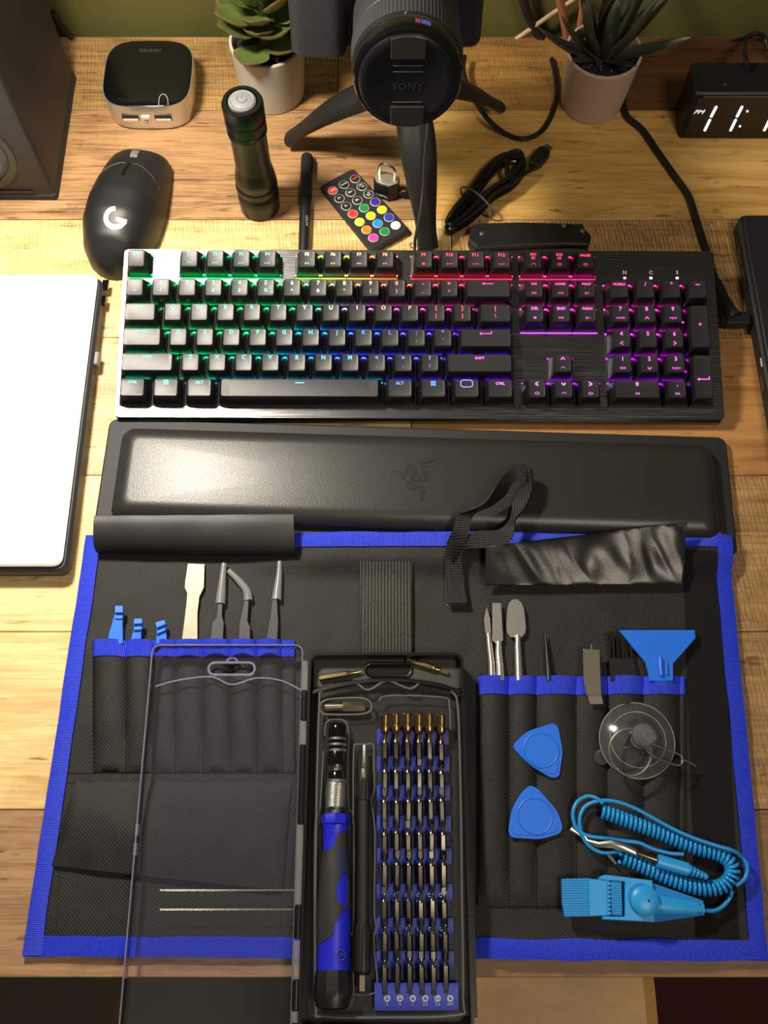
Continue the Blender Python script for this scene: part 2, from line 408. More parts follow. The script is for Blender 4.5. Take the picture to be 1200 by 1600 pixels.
LEDC = {5: [(6, GREEN), (7, (.25, 1, .05)), (8, (.75, 1, .05)), (9, (1, .5, .05)), (10, (1, .16, .03)), (11, (1, .02, .03)), (15, (1, .01, .08)), (18, (1, .01, .2))],
 4: [(5, GREEN), (6.5, (.05, 1, .2)), (8, (.35, .5, .2)), (9, (.6, .3, .15)), (10, (.8, .12, .05)), (12, (1, .02, .04)), (15, (1, .01, .12)), (18, (1, .01, .3)), (22, (1, .01, .4))],
 3: [(6, GREEN), (7, (0, .9, .3)), (8, (.25, .4, .5)), (9, (.4, .2, .5)), (10, (.6, .05, .4)), (13, (.8, .02, .3)), (15, (.9, .02, .4)), (18, (1, .01, .45)), (22, (1, .01, .5))],
 2: [(4.5, GREEN), (6, (0, .8, .35)), (7, (0, .45, .8)), (8, (0, .15, 1)), (11, (.05, .03, 1)), (13, (.15, .02, 1)), (17, (.5, .0, 1)), (22, (1, .02, .7))],
 1: [(3.5, (0, .9, .25)), (5, (0, .7, .4)), (6.5, (0, .35, .8)), (8, (.02, .08, 1)), (12, (.06, .03, 1)), (14, (.15, 0, 1)), (17, (.4, 0, 1)), (22, (.8, .0, .9))],
 0: [(3, (0, .6, .3)), (6, (0, .3, .3)), (9, (.02, .05, .6)), (10, (.04, .03, 1)), (14, (.15, 0, 1)), (17, (.4, 0, 1)), (22, (.45, 0, .9))]}
LEGC = {5: [(6, (.12, 1, .5)), (7, (.95, 1, .55)), (8, (1, .85, .45)), (9, (1, .6, .4)), (10, (1, .35, .22)), (11, (1, .06, .08)), (18, (1, .05, .16))],
 4: [(6, (.25, 1, .7)), (7, (.9, 1, .7)), (8, (1, .9, .6)), (9, (1, .7, .45)), (10, (1, .45, .3)), (11.5, (1, .12, .12)), (14, (1, .06, .2)), (18, (1, .06, .35)), (22, (1, .06, .45))],
 3: [(6, (.12, 1, .5)), (7, (.6, 1, .6)), (8, (1, 1, .7)), (9, (1, .75, .4)), (10, (1, .45, .25)), (11.5, (1, .1, .15)), (14, (1, .08, .25)), (16, (1, .12, .7)), (22, (1, .1, .55))],
 2: [(5, (.05, 1, .5)), (7, (.05, .85, .9)), (8, (.06, .5, 1)), (9, (.06, .3, 1)), (10, (.12, .16, 1)), (12, (.3, .12, 1)), (13.5, (1, .07, .5)), (22, (1, .1, .75))],
 1: [(4, (.05, 1, .55)), (6, (.05, .9, .85)), (8, (.05, .55, 1)), (10, (.08, .35, 1)), (11.5, (.2, .25, 1)), (13.5, (1, .1, .85)), (22, (1, .12, .85))],
 0: [(3, (.08, 1, .65)), (5, (.05, .9, .9)), (10, (.1, .35, 1)), (12, (.08, .25, 1)), (13, (.35, .3, 1)), (14.3, (1, .2, 1)), (22, (1, .2, .9))]}
def cmix(tab, x):
    if x <= tab[0][0]: return tab[0][1]
    for (a, ca), (b, cb) in zip(tab, tab[1:]):
        if x <= b: t = (x - a) / (b - a); return tuple(ca[i] * (1 - t) + cb[i] * t for i in range(3))
    return tab[-1][1]
RY = {5: 5.18, 4: 4, 3: 3, 2: 2, 1: 1, 0: 0}
def glyph(kind):
    mb = MB(); t = .0001
    def seg(a, b, w=.0005):
        a, b = Vector(a), Vector(b); d = (b - a).normalized(); n = Vector((-d.y, d.x)) * w / 2
        mb.prism([tuple(a - n), tuple(b - n), tuple(b + n), tuple(a + n)], 0, t)
    if kind == 'win':
        for sx in (-1, 1):
            for sy in (-1, 1): mb.box(sx * .00095 - .0008, sx * .00095 + .0008, sy * .00095 - .0008, sy * .00095 + .0008, 0, t)
    elif kind == 'hex':
        P = [(-.0042, .0016), (-.0026, .0026), (.0026, .0026), (.0042, .0016), (.0042, -.0016), (.0026, -.0026), (-.0026, -.0026), (-.0042, -.0016)]
        for i in range(8): seg(P[i - 1], P[i], .0005)
    elif kind == 'back': seg((-.0034, 0), (.0038, 0), .0006); mb.prism([(-.0046, 0), (-.003, -.0012), (-.003, .0012)], 0, t)
    elif kind == 'ret': seg((-.0034, -.0004), (.004, -.0004), .0006); seg((.004, -.0006), (.004, .0016), .0006); mb.prism([(-.0046, -.0004), (-.003, -.0016), (-.003, .0008)], 0, t)
    elif kind == 'bar': seg((-.0032, 0), (.0032, 0), .0008)
    elif kind in ('up', 'down', 'left', 'right'):
        s = {'up': ((-.0014, -.0008), (0, .001), (.0014, -.0008)), 'down': ((-.0014, .0008), (0, -.001), (.0014, .0008)), 'left': ((.001, .0013), (-.0012, 0), (.001, -.0013)), 'right': ((-.001, .0013), (.0012, 0), (-.001, -.0013))}[kind]
        seg(s[0], s[1], .0008); seg(s[1], s[2], .0008)
    elif kind == 'play': seg((-.0016, -.0009), (-.0016, .0009)); seg((.0004, -.0009), (.0004, .0009)); seg((.0012, -.0009), (.0012, .0009)); mb.prism([(-.0012, .0009), (-.0012, -.0009), (0, 0)], 0, t)
    elif kind == 'stop': mb.box(-.001, .001, -.0009, .0009, 0, t)
    elif kind == 'next': mb.prism([(-.0016, .0009), (-.0016, -.0009), (-.0002, 0)], 0, t); mb.prism([(0, .0009), (0, -.0009), (.0014, 0)], 0, t); seg((.0017, -.0009), (.0017, .0009))
    elif kind == 'prev': mb.prism([(.0016, .0009), (.0016, -.0009), (.0002, 0)], 0, t); mb.prism([(0, .0009), (0, -.0009), (-.0014, 0)], 0, t); seg((-.0017, -.0009), (-.0017, .0009))
    elif kind in ('vup', 'vdn'): mb.prism([(-.0014, .0004), (-.0014, -.0004), (0, -.0011), (0, .0011)], 0, t); seg((.0006, 0), (.0018, 0)); (seg((.0012, -.0006), (.0012, .0006)) if kind == 'vup' else None)
    elif kind == 'loop':
        for i in range(8):
            a, b = 2 * pi * i / 8, 2 * pi * (i + 1) / 8; seg((.0016 * cos(a), .0008 * sin(a)), (.0016 * cos(b), .0008 * sin(b)), .0004)
    elif kind == 'arc':
        for i in range(5):
            a, b = pi * i / 5, pi * (i + 1) / 5; seg((.0014 * cos(a), .0014 * sin(a) - .0006), (.0014 * cos(b), .0014 * sin(b) - .0006), .0004)
    elif kind == 'dots': seg((-.0014, 0), (-.0004, 0), .0012); seg((.0004, 0), (.0014, 0), .0012)
    elif kind == 'word': seg((-.0022, 0), (-.0014, 0), .001); seg((-.0008, 0), (.0022, 0), .0006)
    elif kind == 'minus': seg((-.0016, 0), (.0016, 0), .0007)
    elif kind == 'plus': seg((-.0018, 0), (.0018, 0), .0007); seg((0, -.0018), (0, .0018), .0007)
    me = mesh(mb, 'symbol', 0); return me
_gc = {}; _dk = {}; scatter_m = pm('backlight_scatter', '#3c3c40', .6, spec=.1)
SMALL = .55
def legend(key, sp, color, dx, dy, size, dim=1.0):
    if sp.startswith('@'):
        if sp not in _gc: _gc[sp] = glyph(sp[1:]); _gc[sp].materials.append(M['legend'])
        me = _gc[sp]
    else:
        me = text_mesh(sp, size, .00006, size * .022, spacing=1.04)
        if not me.materials: me.materials.append(M['legend'])
    o = obj('legend', me, None, key, (dx, dy, HZ + .00003)); o.color = (*[c * dim for c in color], 1)
def key(row, ux, w=1, leg='', sub='', h=1, uy=None, under=None):
    y = (RY[row] if uy is None else uy) * U; x = ux * U
    k = obj('keycap', cap_mesh(w, h), None, kroot, (x, y, 0))
    obj('switch', sw_mesh, None, kroot, (x, y, 0))
    if (w, h) not in _dk:
        d_ = MB(); d_.box(-w * U / 2, w * U / 2, -h * U / 2, h * U / 2, PZ, PZ + .0002); _dk[(w, h)] = mesh(d_, 'scatter_tile'); _dk[(w, h)].materials.append(scatter_m)
    obj('scatter_tile', _dk[(w, h)], None, kroot, (x, y, 0))  # added grey tile that scatters the backlight around the cap
    c = cmix(LEDC[row], ux)
    n = 1 if w < 1.7 else (2 if w < 3 else 6)
    for i in range(n):
        lx = x + (i - (n - 1) / 2) * U * (w / n)
        for oy, k_ in (((.0086, 1),) if row < 5 else ((.0086, 1), (-.0068, 1.3), (-.0092, .10))):
            o = obj('backlight', led_mesh, None, kroot, (lx, y + oy, 0)); o.color = (*[k_ * q for q in c], 1)
    lc = cmix(LEGC[row], ux)
    size = .0042 if len(leg) == 1 else (.0031 if len(leg) < 4 and row != 4 or len(leg) < 3 else .0026)
    if leg:
        if row == 5 and '\n' not in leg and leg[0] == 'F': size = .0034
        ty = .0042 if '\n' not in leg else .0034
        if h == 2: ty = .002 if leg == '+' else -.001
        if row == 1 and leg == '@bar': ty = .004
        legend(k, leg, lc, 0, ty, size)
    if sub:
        big = len(sub) == 1 and not sub.startswith('@')
        legend(k, sub, lc, 0, -.0016 if big else -.0028, .0036 if big else .0021, .75 if big else SMALL)
    return k
key(5, .5, 1, 'ESC')
for i, s in enumerate(['@arc', '@word', '@word', '@word', '@dots', '@dots', '@minus', '@dots', '@stop', '@word', '@word', '@word']):
    key(5, [2.53, 3.53, 4.53, 5.53, 7.05, 8.05, 9.05, 10.05, 11.53, 12.53, 13.53, 14.53][i], 1, 'F%d' % (i + 1), s)
key(5, 15.75, 1, 'PRT\nSC', '@arc'); key(5, 16.75, 1, 'SCR\nLK', '@loop'); key(5, 17.75, 1, 'PAUSE', '@loop')
for i, (a, b) in enumerate(zip('`1234567890-=', '~!@#$%^&*()_+')): key(4, i + .5, 1, a, b)
key(4, 14, 2, '@back'); key(4, 15.75, 1, 'INS', '@play'); key(4, 16.75, 1, 'HOME', '@next'); key(4, 17.75, 1, 'PGUP', '@vup')
key(4, 19, 1, 'NUMLK'); key(4, 20, 1, '/'); key(4, 21, 1, '*'); key(4, 22, 1, '@minus')
key(3, .75, 1.5, 'TAB')
for i, a in enumerate('QWERTYUIOP'): key(3, 2 + i, 1, a)
key(3, 12, 1, '{', '['); key(3, 13, 1, '}', ']'); key(3, 14.25, 1.5, '|', '\\')
key(3, 15.75, 1, 'DEL', '@stop'); key(3, 16.75, 1, 'END', '@prev'); key(3, 17.75, 1, 'PGDN', '@vdn')
key(3, 19, 1, '7', 'HOME'); key(3, 20, 1, '8', '@up'); key(3, 21, 1, '9', 'PGUP'); key(3, 22, 1, '+', '', 2, 2.5)
key(2, .875, 1.75, 'CAPSLK')
for i, a in enumerate('ASDFGHJKL'): key(2, 2.25 + i, 1, a)
key(2, 11.25, 1, ':', ';'); key(2, 12.25, 1, '"', "'"); key(2, 13.875, 2.25, '@ret')
key(2, 19, 1, '4', '@left'); key(2, 20, 1, '5'); key(2, 21, 1, '6', '@right')
key(1, 1.125, 2.25, 'SHIFT')
for i, a in enumerate('ZXCVBNM'): key(1, 2.75 + i, 1, a)
key(1, 9.75, 1, '<', ','); key(1, 10.75, 1, '>', '.'); key(1, 11.75, 1, '?', '/'); key(1, 13.625, 2.75, 'SHIFT')
key(1, 16.75, 1, '@up', '@arc'); key(1, 19, 1, '1', 'END'); key(1, 20, 1, '2', '@down'); key(1, 21, 1, '3', 'PGDN'); key(1, 22, 1, '@ret', '', 2, .5)
key(0, .625, 1.25, 'CTRL'); key(0, 1.875, 1.25, '@win'); key(0, 3.125, 1.25, 'ALT'); key(0, 6.875, 6.25, '@bar')
key(0, 10.625, 1.25, 'ALT'); key(0, 11.875, 1.25, '@win'); key(0, 13.125, 1.25, '@hex'); key(0, 14.375, 1.25, 'CTRL')
key(0, 15.75, 1, '@left', '@loop'); key(0, 16.75, 1, '@down', '@arc'); key(0, 17.75, 1, '@right', '@loop')
key(0, 19.5, 2, '0', 'INS'); key(0, 21, 1, '.', 'DEL')
for ux in (15.75, 16.75, 17.75):   # violet light row in front of the DEL / END / PGDN keys
    o = obj('backlight', led_mesh, None, kroot, (ux * U, 2.49 * U, 0)); o.color = (.10, .005, .25, 1)
for px, ch in ((976, 'N'), (1017, 'C'), (1058, 'S')):
    q = KP(px, 426, PZ); me = text_mesh(ch, .0040, .00005, .00008)
    if not me.materials: me.materials.append(M['white'])
    obj('indicator_letter', me, None, kroot, (q.x, q.y, PZ + .00005))
    q = KP(px, 434.5, PZ); m = MB(); m.box(-.0010, .0010, -.0008, .0008, 0, .0003)
    o = obj('indicator_light', m, M['legend'], kroot, (q.x, q.y, PZ)); o.color = (.9, .9, 1, 1) if ch != 'N' else (1, .4, .8, 1)
for i, s in enumerate(('P1', 'P2', 'P3', 'P4')):
    me = text_mesh(s, .0022, .00003, 0.00003); 
    if not me.materials: me.materials.append(M['grey'])
    obj('profile_mark', me, None, kroot, ((1.5 + i) * U, 3.60 * U, HZ - .0052), (radians(70), 0, 0))

# ---------------------------------------------------------------- wrist rest
rz = radians(-1.95)
rc = (G(165, 650, .008) + G(1143, 680, .008) + G(1155, 868, .004) + G(140, 835, .004)) / 4
rest = thing('wrist_rest', 'black padded leatherette wrist rest with embossed snake emblem below the keyboard', 'wrist rest', (rc.x, rc.y - .001, 0), rz)
RW, RD = .4455, .0905
m = MB(); m.rbox(0, 0, RW, RD, 0, .0065, .006, .0012, 6); obj('base_plate', m, M['blackmat'], rest)
leath = pm('black_leatherette', '#2a2a28', .34, bump=.2, bscale=1300)
def restz(x, y):
    ax = max(0, abs(x) - (RW / 2 - .0115 - .012)) / .012; ay = max(0, abs(y) - (RD / 2 - .009 - .014)) / .014
    r = min(1, sqrt(min(1, ax) ** 2 + min(1, ay) ** 2)); return .0065 + .0125 * sqrt(max(0, 1 - r ** 2.2)) + .0012 * (y / RD)
rings = []
W2, D2 = RW - .023, RD - .018
for k in range(9):
    a = pi / 2 * k / 8; inn = .013 * (1 - cos(a)); z = .0065 + .0125 * sin(a)
    rings.append([(x, y, z) for x, y in rrect(W2 - 2 * inn, D2 - 2 * inn, max(.010 - inn * .4, .002), 6)])
rings.append([(x * .5, y * .3, .0193) for x, y in rrect(W2 - .026, D2 - .026, .005, 6)])
m = MB(); m.loft(rings); obj('cushion', m, leath, rest, angle=80)
LOGO = [[(180,410),(215,475),(270,500),(300,550),(345,575),(395,545),(430,450),(460,370),(510,350),(545,390),(545,470),(520,530),(490,590),(480,640),(440,670),(430,730),(470,785),(540,790),(620,765),(700,770),(720,800),(700,830),(655,820),(660,860),(690,880),(690,980)],
 [(215,440),(265,445),(310,440),(330,500),(350,525),(375,500),(410,400),(450,330),(510,305),(560,340),(590,400),(630,440),(650,500),(700,530)],
 [(950,215),(900,250),(840,245),(790,270),(740,270),(695,300),(695,370),(740,430),(790,500),(810,560),(770,590),(680,610),(600,610),(520,640)],
 [(890,250),(840,280),(820,340),(790,355),(750,310),(735,330),(760,390),(830,460),(860,530),(850,590),(800,615),(700,615)],
 [(500,640),(480,700),(500,740),(560,750),(640,725),(720,730),(765,780),(750,830),(735,850),(735,910),(700,985)],
 [(590,430),(570,470),(590,515),(610,470),(590,430)], [(620,545),(650,580),(690,575),(650,540),(620,545)], [(510,600),(540,560),(580,560),(560,600),(510,600)],
 [(500,420),(480,470),(495,520)], [(520,650),(540,700),(580,690),(590,650)], [(700,500),(740,480),(760,530),(740,570)]]
m = MB()
for P in LOGO:
    m.tube(catmull([L(rest, G(600 + x / 12, 700 + y / 12, .0193)) + Vector((0, 0, -.00012)) for x, y in P], 3), .00045, 6)
obj('emblem', m, pm('emblem_groove', '#070707', .6), rest)

# ---------------------------------------------------------------- left laptop (white lid) and right laptop (black)
def roundpoly(P, r, n=5):
    out = []; N = len(P)
    for i in range(N):
        a, b, c = Vector(P[i - 1][:2]), Vector(P[i][:2]), Vector(P[(i + 1) % N][:2])
        d1 = (a - b); d2 = (c - b); rr = min(r, d1.length * .45, d2.length * .45)
        p = b + d1.normalized() * rr; q = b + d2.normalized() * rr
        for k in range(n + 1):
            t = k / n; out.append(tuple((p * (1 - t) + b * t) * (1 - t) + (b * (1 - t) + q * t) * t))
    return out
tb, tf = G(151, 431, .018), G(94, 884, .018)
lap = thing('laptop', 'closed laptop with a bright white lid and black edges at the left', 'laptop', ((tb.x + tf.x) / 2 - .13, (tb.y + tf.y) / 2, 0))
P = [(tf.x + .004 - lap.location.x, tf.y - .003 - lap.location.y), (tb.x + .004 - lap.location.x, tb.y + .001 - lap.location.y), (-.2, tb.y + .001 - lap.location.y), (-.2, tf.y - .003 - lap.location.y)]
m = MB(); m.prism(roundpoly(P, .008), .0025, .0150, .002); obj('chassis', m, M['dgrey'], lap)
m = MB(); P2 = [(P[0][0] - .003, P[0][1] + .003), (P[1][0] - .003, P[1][1]), P[2], (-.2, P[0][1] + .003)]
m.prism(roundpoly(P2, .007), .0150, .0184, .0012); obj('lid', m, pm('white_lid', '#f4f4f2', .35), lap)
for fx, fy in ((.1, .09), (.1, -.09), (-.17, .09), (-.17, -.09)):
    m = MB(); m.prism(circle(.008, 12, fx, fy), 0, .003); obj('foot', m, M['rubber'], lap)
q = L(lap, G(152, 559, .012)); ex = P[0][0] + (P[1][0] - P[0][0]) * ((q.y - P[0][1]) / (P[1][1] - P[0][1]))
m = MB(); m.rbox(ex, q.y, .006, .011, .006, .0125, .0015, .0008); obj('side_button', m, pm('button_grey', '#7b7d80', .4), lap)
for dy in (.052, .066):
    m = MB(); m.box(ex - .004 + dy * .03, ex + .0006 + dy * .03, q.y + dy - .004, q.y + dy + .004, .007, .0095); obj('port', m, M['gloss'], lap)

a, b = G(1153, 333, .018), G(1199, 592, .018)
lap2 = thing('laptop', 'closed black laptop at the right edge with a cable plugged into its side', 'laptop', (a.x + .16, (a.y + b.y) / 2 - .03, 0))
ax, ay, bx, by = a.x - lap2.location.x, a.y - lap2.location.y, b.x - lap2.location.x, b.y - lap2.location.y
ex_ = lambda y: ax + (bx - ax) * (y - ay) / (by - ay)
P = [(ax + .004, ay), (.2, ay), (.2, -.19), (ex_(-.19), -.19), (ax, ay - .005)]
m = MB(); m.prism(roundpoly(P, .004), .002, .0165, .0015); obj('chassis', m, M['blackmat'], lap2)
P = [(ax + .006, ay - .002), (.198, ay - .002), (.198, -.187), (ex_(-.187) + .003, -.187), (ax + .003, ay - .007)]
m = MB(); m.prism(roundpoly(P, .004), .0165, .0185, .0008); obj('lid', m, pm('black_lid', '#1c1d20', .5, bump=.1, bscale=900), lap2)
for px_, py_, hl, mt in ((1162, 435, .010, 'gloss'), (1158, 400, .008, 'gloss'), (1180, 570, .0035, 'white'), (1184, 600, .006, 'gloss')):
    q = L(lap2, G(px_, py_, .010)); m = MB(); m.box(ex_(q.y) - .0004, ex_(q.y) + .003, q.y - hl, q.y + hl, .006 if mt != 'white' else .0125, .0115 if mt != 'white' else .0140); obj('port', m, M[mt], lap2)
for fx, fy in ((0, .06), (0, -.15), (.17, .06), (.17, -.15)):
    m = MB(); m.prism(circle(.007, 12, fx, fy), 0, .0025); obj('foot', m, M['rubber'], lap2)

# ---------------------------------------------------------------- speaker
sp = thing('speaker', 'tall black box speaker standing at the back left corner', 'speaker', (-.345, .594, 0))
spm = pm('speaker_vinyl', '#26252a', .55, bump=.2, bscale=500)
m = MB(); m.prism(rrect(.163, .128, .003, 3), .004, .30, .0015); obj('cabinet', m, spm, sp)
m = MB(); m.prism(rrect(.165, .130, .003, 3), 0, .006, .001); obj('plinth', m, M['blackmat'], sp)
def disc_front(parent, name, R, prof, mat, x, y, z, n=48):
    mb = MB(); mb.M = Matrix.Translation((x, y, z)) @ Matrix.Rotation(radians(90), 4, 'X'); mb.lathe(prof, n); return obj(name, mb, mat, parent)
wz = GY(22, 241, .53).z
disc_front(sp, 'woofer_ring', .04, [(.0405, 0), (.0405, .002), (.036, .0028), (.034, .001), (.034, 0)], pm('woofer_rubber', '#34393a', .45), .024, -.0632, wz)
disc_front(sp, 'woofer_cone', .03, [(.034, .0002), (.030, .0024), (.026, .0004), (.012, .0002), (.010, .003), (.004, .0045), (0, .0048)], pm('woofer_cone_grey', '#4d5452', .6), .024, -.0637, wz)
m = MB(); m.box(-.06, .066, -.0650, -.0636, .009, .0115); obj('slot', m, M['gloss'], sp)

# ---------------------------------------------------------------- usb hub
hy = G(230, 205, 0).y; hx = G(231, 150, .02).x
hub = thing('usb_hub', 'square silver-sided usb hub with glossy black top behind the mouse', 'usb hub', (hx, hy + .036, 0))
hh = .026
m = MB(); m.loft([[(x * s, y * s, z) for x, y in superell(.0365, .036, 3.6, 56)] for z, s in ((0, .93), (.002, .97), (.010, .985), (hh - .001, 1), (hh, .995))]); obj('housing', m, pm('brushed_champagne_metal', '#cfcdc6', .3, .85, bump=.1, bscale=60, aniso=(1, 1, 12)), hub)
m = MB(); m.loft([[(x * s, y * s, z) for x, y in superell(.0358, .0353, 3.6, 56)] for z, s in ((hh - .001, 1), (hh + .0008, .995), (hh + .0013, .97), (hh + .0015, .5))]); obj('top_cover', m, M['gloss'], hub)
fy = -.0356
def on_front(px, py): q = L(hub, GY(px, py, hub.location.y + fy)); return q
for pa in (204, 255):
    q = on_front(pa, 184); m = MB(); m.box(q.x - .0068, q.x + .0068, fy - .0006, fy + .004, q.z - .0028, q.z + .0028); o = obj('usb_port', m, pm('port_dark', '#1a1512', .5), hub)
    t = MB(); t.box(q.x - .0062, q.x + .0062, fy - .0011, fy + .002, q.z - .0026, q.z - .0006); obj('contact_tongue', t, pm('tongue_cream', '#e6e0cf', .4), o)
q = on_front(228, 183); m = MB(); m.rbox(q.x, fy, .0072, .003, q.z - .0016, q.z + .0018, .001, .0005); obj('button', m, pm('button_cream', '#ddd6c4', .3), hub)
q = on_front(229, 190.5); m = MB(); m.M = Matrix.Translation((q.x, fy - .0004, q.z)); m.sphere(.0014, nu=10, nv=6); obj('screw', m, M['steel'], hub)
pts = [L(hub, G(x, y, hh + .0016)) for x, y in ((248, 165), (248.5, 155), (251, 149), (255, 147), (259, 149), (262, 155), (262.5, 164))]
m = MB(); m.tube(catmull(pts, 3), .0003, 5); obj('symbol', m, pm('pale_print', '#a9aaa8', .4), hub)
me = text_mesh('SOUNIU', .0048, .00002, .00005); me.materials.append(pm('faint_print', '#3e4040', .4)); q = L(hub, G(234, 79, hh + .0016)); obj('logo_text', me, None, hub, (q.x, q.y, hh + .0015))

# ---------------------------------------------------------------- mouse
ma, mb_ = G(174, 416, .012), G(222, 244, .012); mc = (ma + mb_) / 2
mouse = thing('mouse', 'black wireless mouse with a white round letter emblem left of the flashlight', 'mouse', (mc.x - .001, mc.y, 0), atan2(mb_.y - ma.y, mb_.x - ma.x) - pi / 2)
T_ = [-.058, -.056, -.050, -.040, -.020, 0, .020, .038, .050, .056, .058]
W_ = [.008, .020, .036, .049, .0595, .061, .058, .054, .050, .042, .034]; H_ = [.006, .013, .022, .031, .0375, .037, .032, .025, .0185, .015, .011]
def itp(t, V):
    if t <= T_[0]: return V[0]
    for i in range(len(T_) - 1):
        if t <= T_[i + 1]: k = (t - T_[i]) / (T_[i + 1] - T_[i]); k = k; return V[i] * (1 - k) + V[i + 1] * k
    return V[-1]
EX = 2.5
def mz(x, t): w, h = itp(t, W_) / 2, itp(t, H_); return .002 + h * max(0, 1 - abs(x / w) ** EX) ** (1 / EX)
sm_t = [(-.058 + .116 * i / 44) for i in range(45)]; rings = []
for t in sm_t:
    w, h = itp(t, W_) / 2, itp(t, H_); r = []
    for k in range(25):
        a = pi * k / 24; c, s = cos(a), sin(a)
        r.append((w * math.copysign(abs(c) ** (2 / EX), c), t, .002 + h * abs(s) ** (2 / EX)))
    r += [(-w * .9, t, .0006), (w * .9, t, .0006)]
    rings.append(r)
m = MB(); m.loft(rings); shell = obj('shell', m, pm('mouse_shell', '#1b1c1e', .45, bump=.1, bscale=2500), mouse, angle=70)
m = MB()
for s in (1, -1):
    m.tube([(s * x, y, mz(s * x, y) + .00002) for x, y in ((.003, .031), (.007, .0305), (.012, .028), (.017, .0245), (.021, .021), (.0255, .015))], .00028, 5)
obj('button_seam', m, pm('seam_grey', '#55585a', .5), mouse)
m = MB(); m.M = Matrix.Translation((0, .043, .0165)) @ Matrix.Rotation(radians(90), 4, 'Y'); m.lathe([(.008, -.0032), (.0095, -.0028), (.0095, .0028), (.008, .0032)], 32); m.M = Matrix.Identity(4)
obj('scroll_wheel', m, pm('wheel_grey', '#6a6c6e', .45, bump=.5, bscale=200), mouse)
m = MB(); m.tube([(0, y, mz(0, y) + .0001) for y in (.030, .024, .020, .014)], .0013, 8, flat=.4); obj('dpi_button', m, M['gloss'], mouse)
m = MB()
def strip(P, w):
    P = [Vector((*p, 0)) for p in P]; l, r = [], []
    for i, p in enumerate(P):
        d = (P[min(i + 1, len(P) - 1)] - P[max(i - 1, 0)]).normalized(); n = Vector((-d.y, d.x, 0)) * w / 2; l.append(p + n); r.append(p - n)
    for z0, flip in ((.00035, 0),):
        A_ = [(q.x, q.y, mz(q.x, q.y) + z0) for q in l]; B_ = [(q.x, q.y, mz(q.x, q.y) + z0) for q in r]; n = len(A_)
        A2 = [(x, y, z - .0004) for x, y, z in A_]; B2 = [(x, y, z - .0004) for x, y, z in B_]
        m.loft([[A_[i], B_[i], B2[i], A2[i]] for i in range(n)])
gl = L(mouse, G(180, 342, .036)); cx, cy = gl.x, gl.y
strip([(cx + .0068 * cos(radians(a)), cy + .0068 * sin(radians(a))) for a in range(95, 356, 12)], .0036)
strip([(cx + .0088, cy - .0008), (cx + .001, cy - .0008)], .0030)
obj('emblem', m, pm('emblem_white', '#e9e9e6', .35), mouse)

# ---------------------------------------------------------------- flashlight
fb = G(407, 322, 0)
fl_ = thing('flashlight', 'black metal flashlight standing on its head with a grey tail button', 'flashlight', (fb.x, fb.y, 0))
anod = pm('anodised_black', '#141614', .33, .3)
m = MB(); m.lathe([(.0150, 0), (.0158, .001), (.0162, .012), (.0162, .020), (.0152, .0215), (.0152, .0235), (.0163, .0245), (.0163, .029), (.0155, .030), (.0155, .032), (.0160, .033), (.0152, .039), (.0138, .047)], 40); obj('head', m, anod, fl_)
m = MB(); m.lathe([(.0138, .047), (.0134, .050), (.0134, .082), (.0136, .083)], 40); obj('barrel', m, pm('barrel_green_black', '#0f1a14', .3, .3, bump=.3, bscale=700), fl_)
m = MB(); m.lathe([(.0136, .083), (.0146, .084), (.0146, .086), (.0138, .0868), (.0138, .089), (.0147, .0898), (.0147, .096), (.0140, .0968), (.0140, .099), (.0148, .0998), (.0148, .110), (.0138, .1122), (.0112, .1122), (.0108, .110), (0, .110)], 40); obj('tail_cap', m, anod, fl_)
m = MB(); m.lathe([(.0098, .110), (.0098, .1122), (.0086, .1135), (.0076, .1133), (.007, .1136), (0, .1142)], 32); btn = obj('tail_button', m, M['grey'], fl_)
m = MB(); m.tube([(.0035 * cos(radians(a)), .0035 * sin(radians(a)), .1140) for a in range(125, 416, 15)], .00035, 5); m.tube([(0, .001, .1142), (0, .0042, .1140)], .00035, 5); obj('power_symbol', m, pm('symbol_grey', '#6d7073', .5), btn)

# ---------------------------------------------------------------- potted plants
def pot(name, label, base, r0, r1, h, mat, soil_z):
    t = thing(name, label, 'potted plant', base)
    m = MB(); m.lathe([(r0 - .002, 0), (r0, .001), (r1, h - .0008), (r1 - .0006, h), (r1 - .0022, h), (r1 - .0028, h - .001), (r1 - .004, soil_z - .002), (0, soil_z - .002)], 56); obj('pot', m, mat, t)
    rr = r1 - .0035
    random.seed(3)
    mm = MB(); mm.grid(lambda u, v: ((rr * v) * cos(2 * pi * u), (rr * v) * sin(2 * pi * u), soil_z + .0025 * noise.noise(Vector((cos(2 * pi * u) * v * 5, sin(2 * pi * u) * v * 5, 1))) ), 48, 14)
    obj('soil', mm, pm('dark_soil', '#15120f', .8, bump=1.0, bscale=500, var=.6, vscale=300), t, angle=0)
    g = MB()
    for i in range(60):
        a = random.uniform(0, 2 * pi); q = rr * .95 * sqrt(random.random()); s = random.uniform(.0004, .0011)
        g.sphere(s, q * cos(a), q * sin(a), soil_z + .002, 5, 4)
    o = obj('grit', g, pm('pale_grit', '#6b6862', .6), t); o['kind'] = 'stuff'
    return t
def leaf_mesh(Ln, Wd, Th, shape, curl, fold=0.0, nu=8, nv=14):
    mb = MB(); rings = []
    for j in range(nv + 1):
        v = j / nv; w = Wd / 2 * shape(v); y = Ln * v; z = curl * v * v * Ln; th = Th * (shape(v) * .7 + .15) * (1 - .5 * v); r = []
        for k in range(nu + 1):
            u = -1 + 2 * k / nu; r.append((u * w, y, z + fold * abs(u) ** 2 * w))
        for k in range(nu + 1):
            u = 1 - 2 * k / nu; r.append((u * w, y, z + fold * abs(u) ** 2 * w - th * sqrt(max(0, 1 - u * u)) - .0001))
        rings.append(r)
    mb.loft(rings); return mesh(mb, 'leaf', 60)
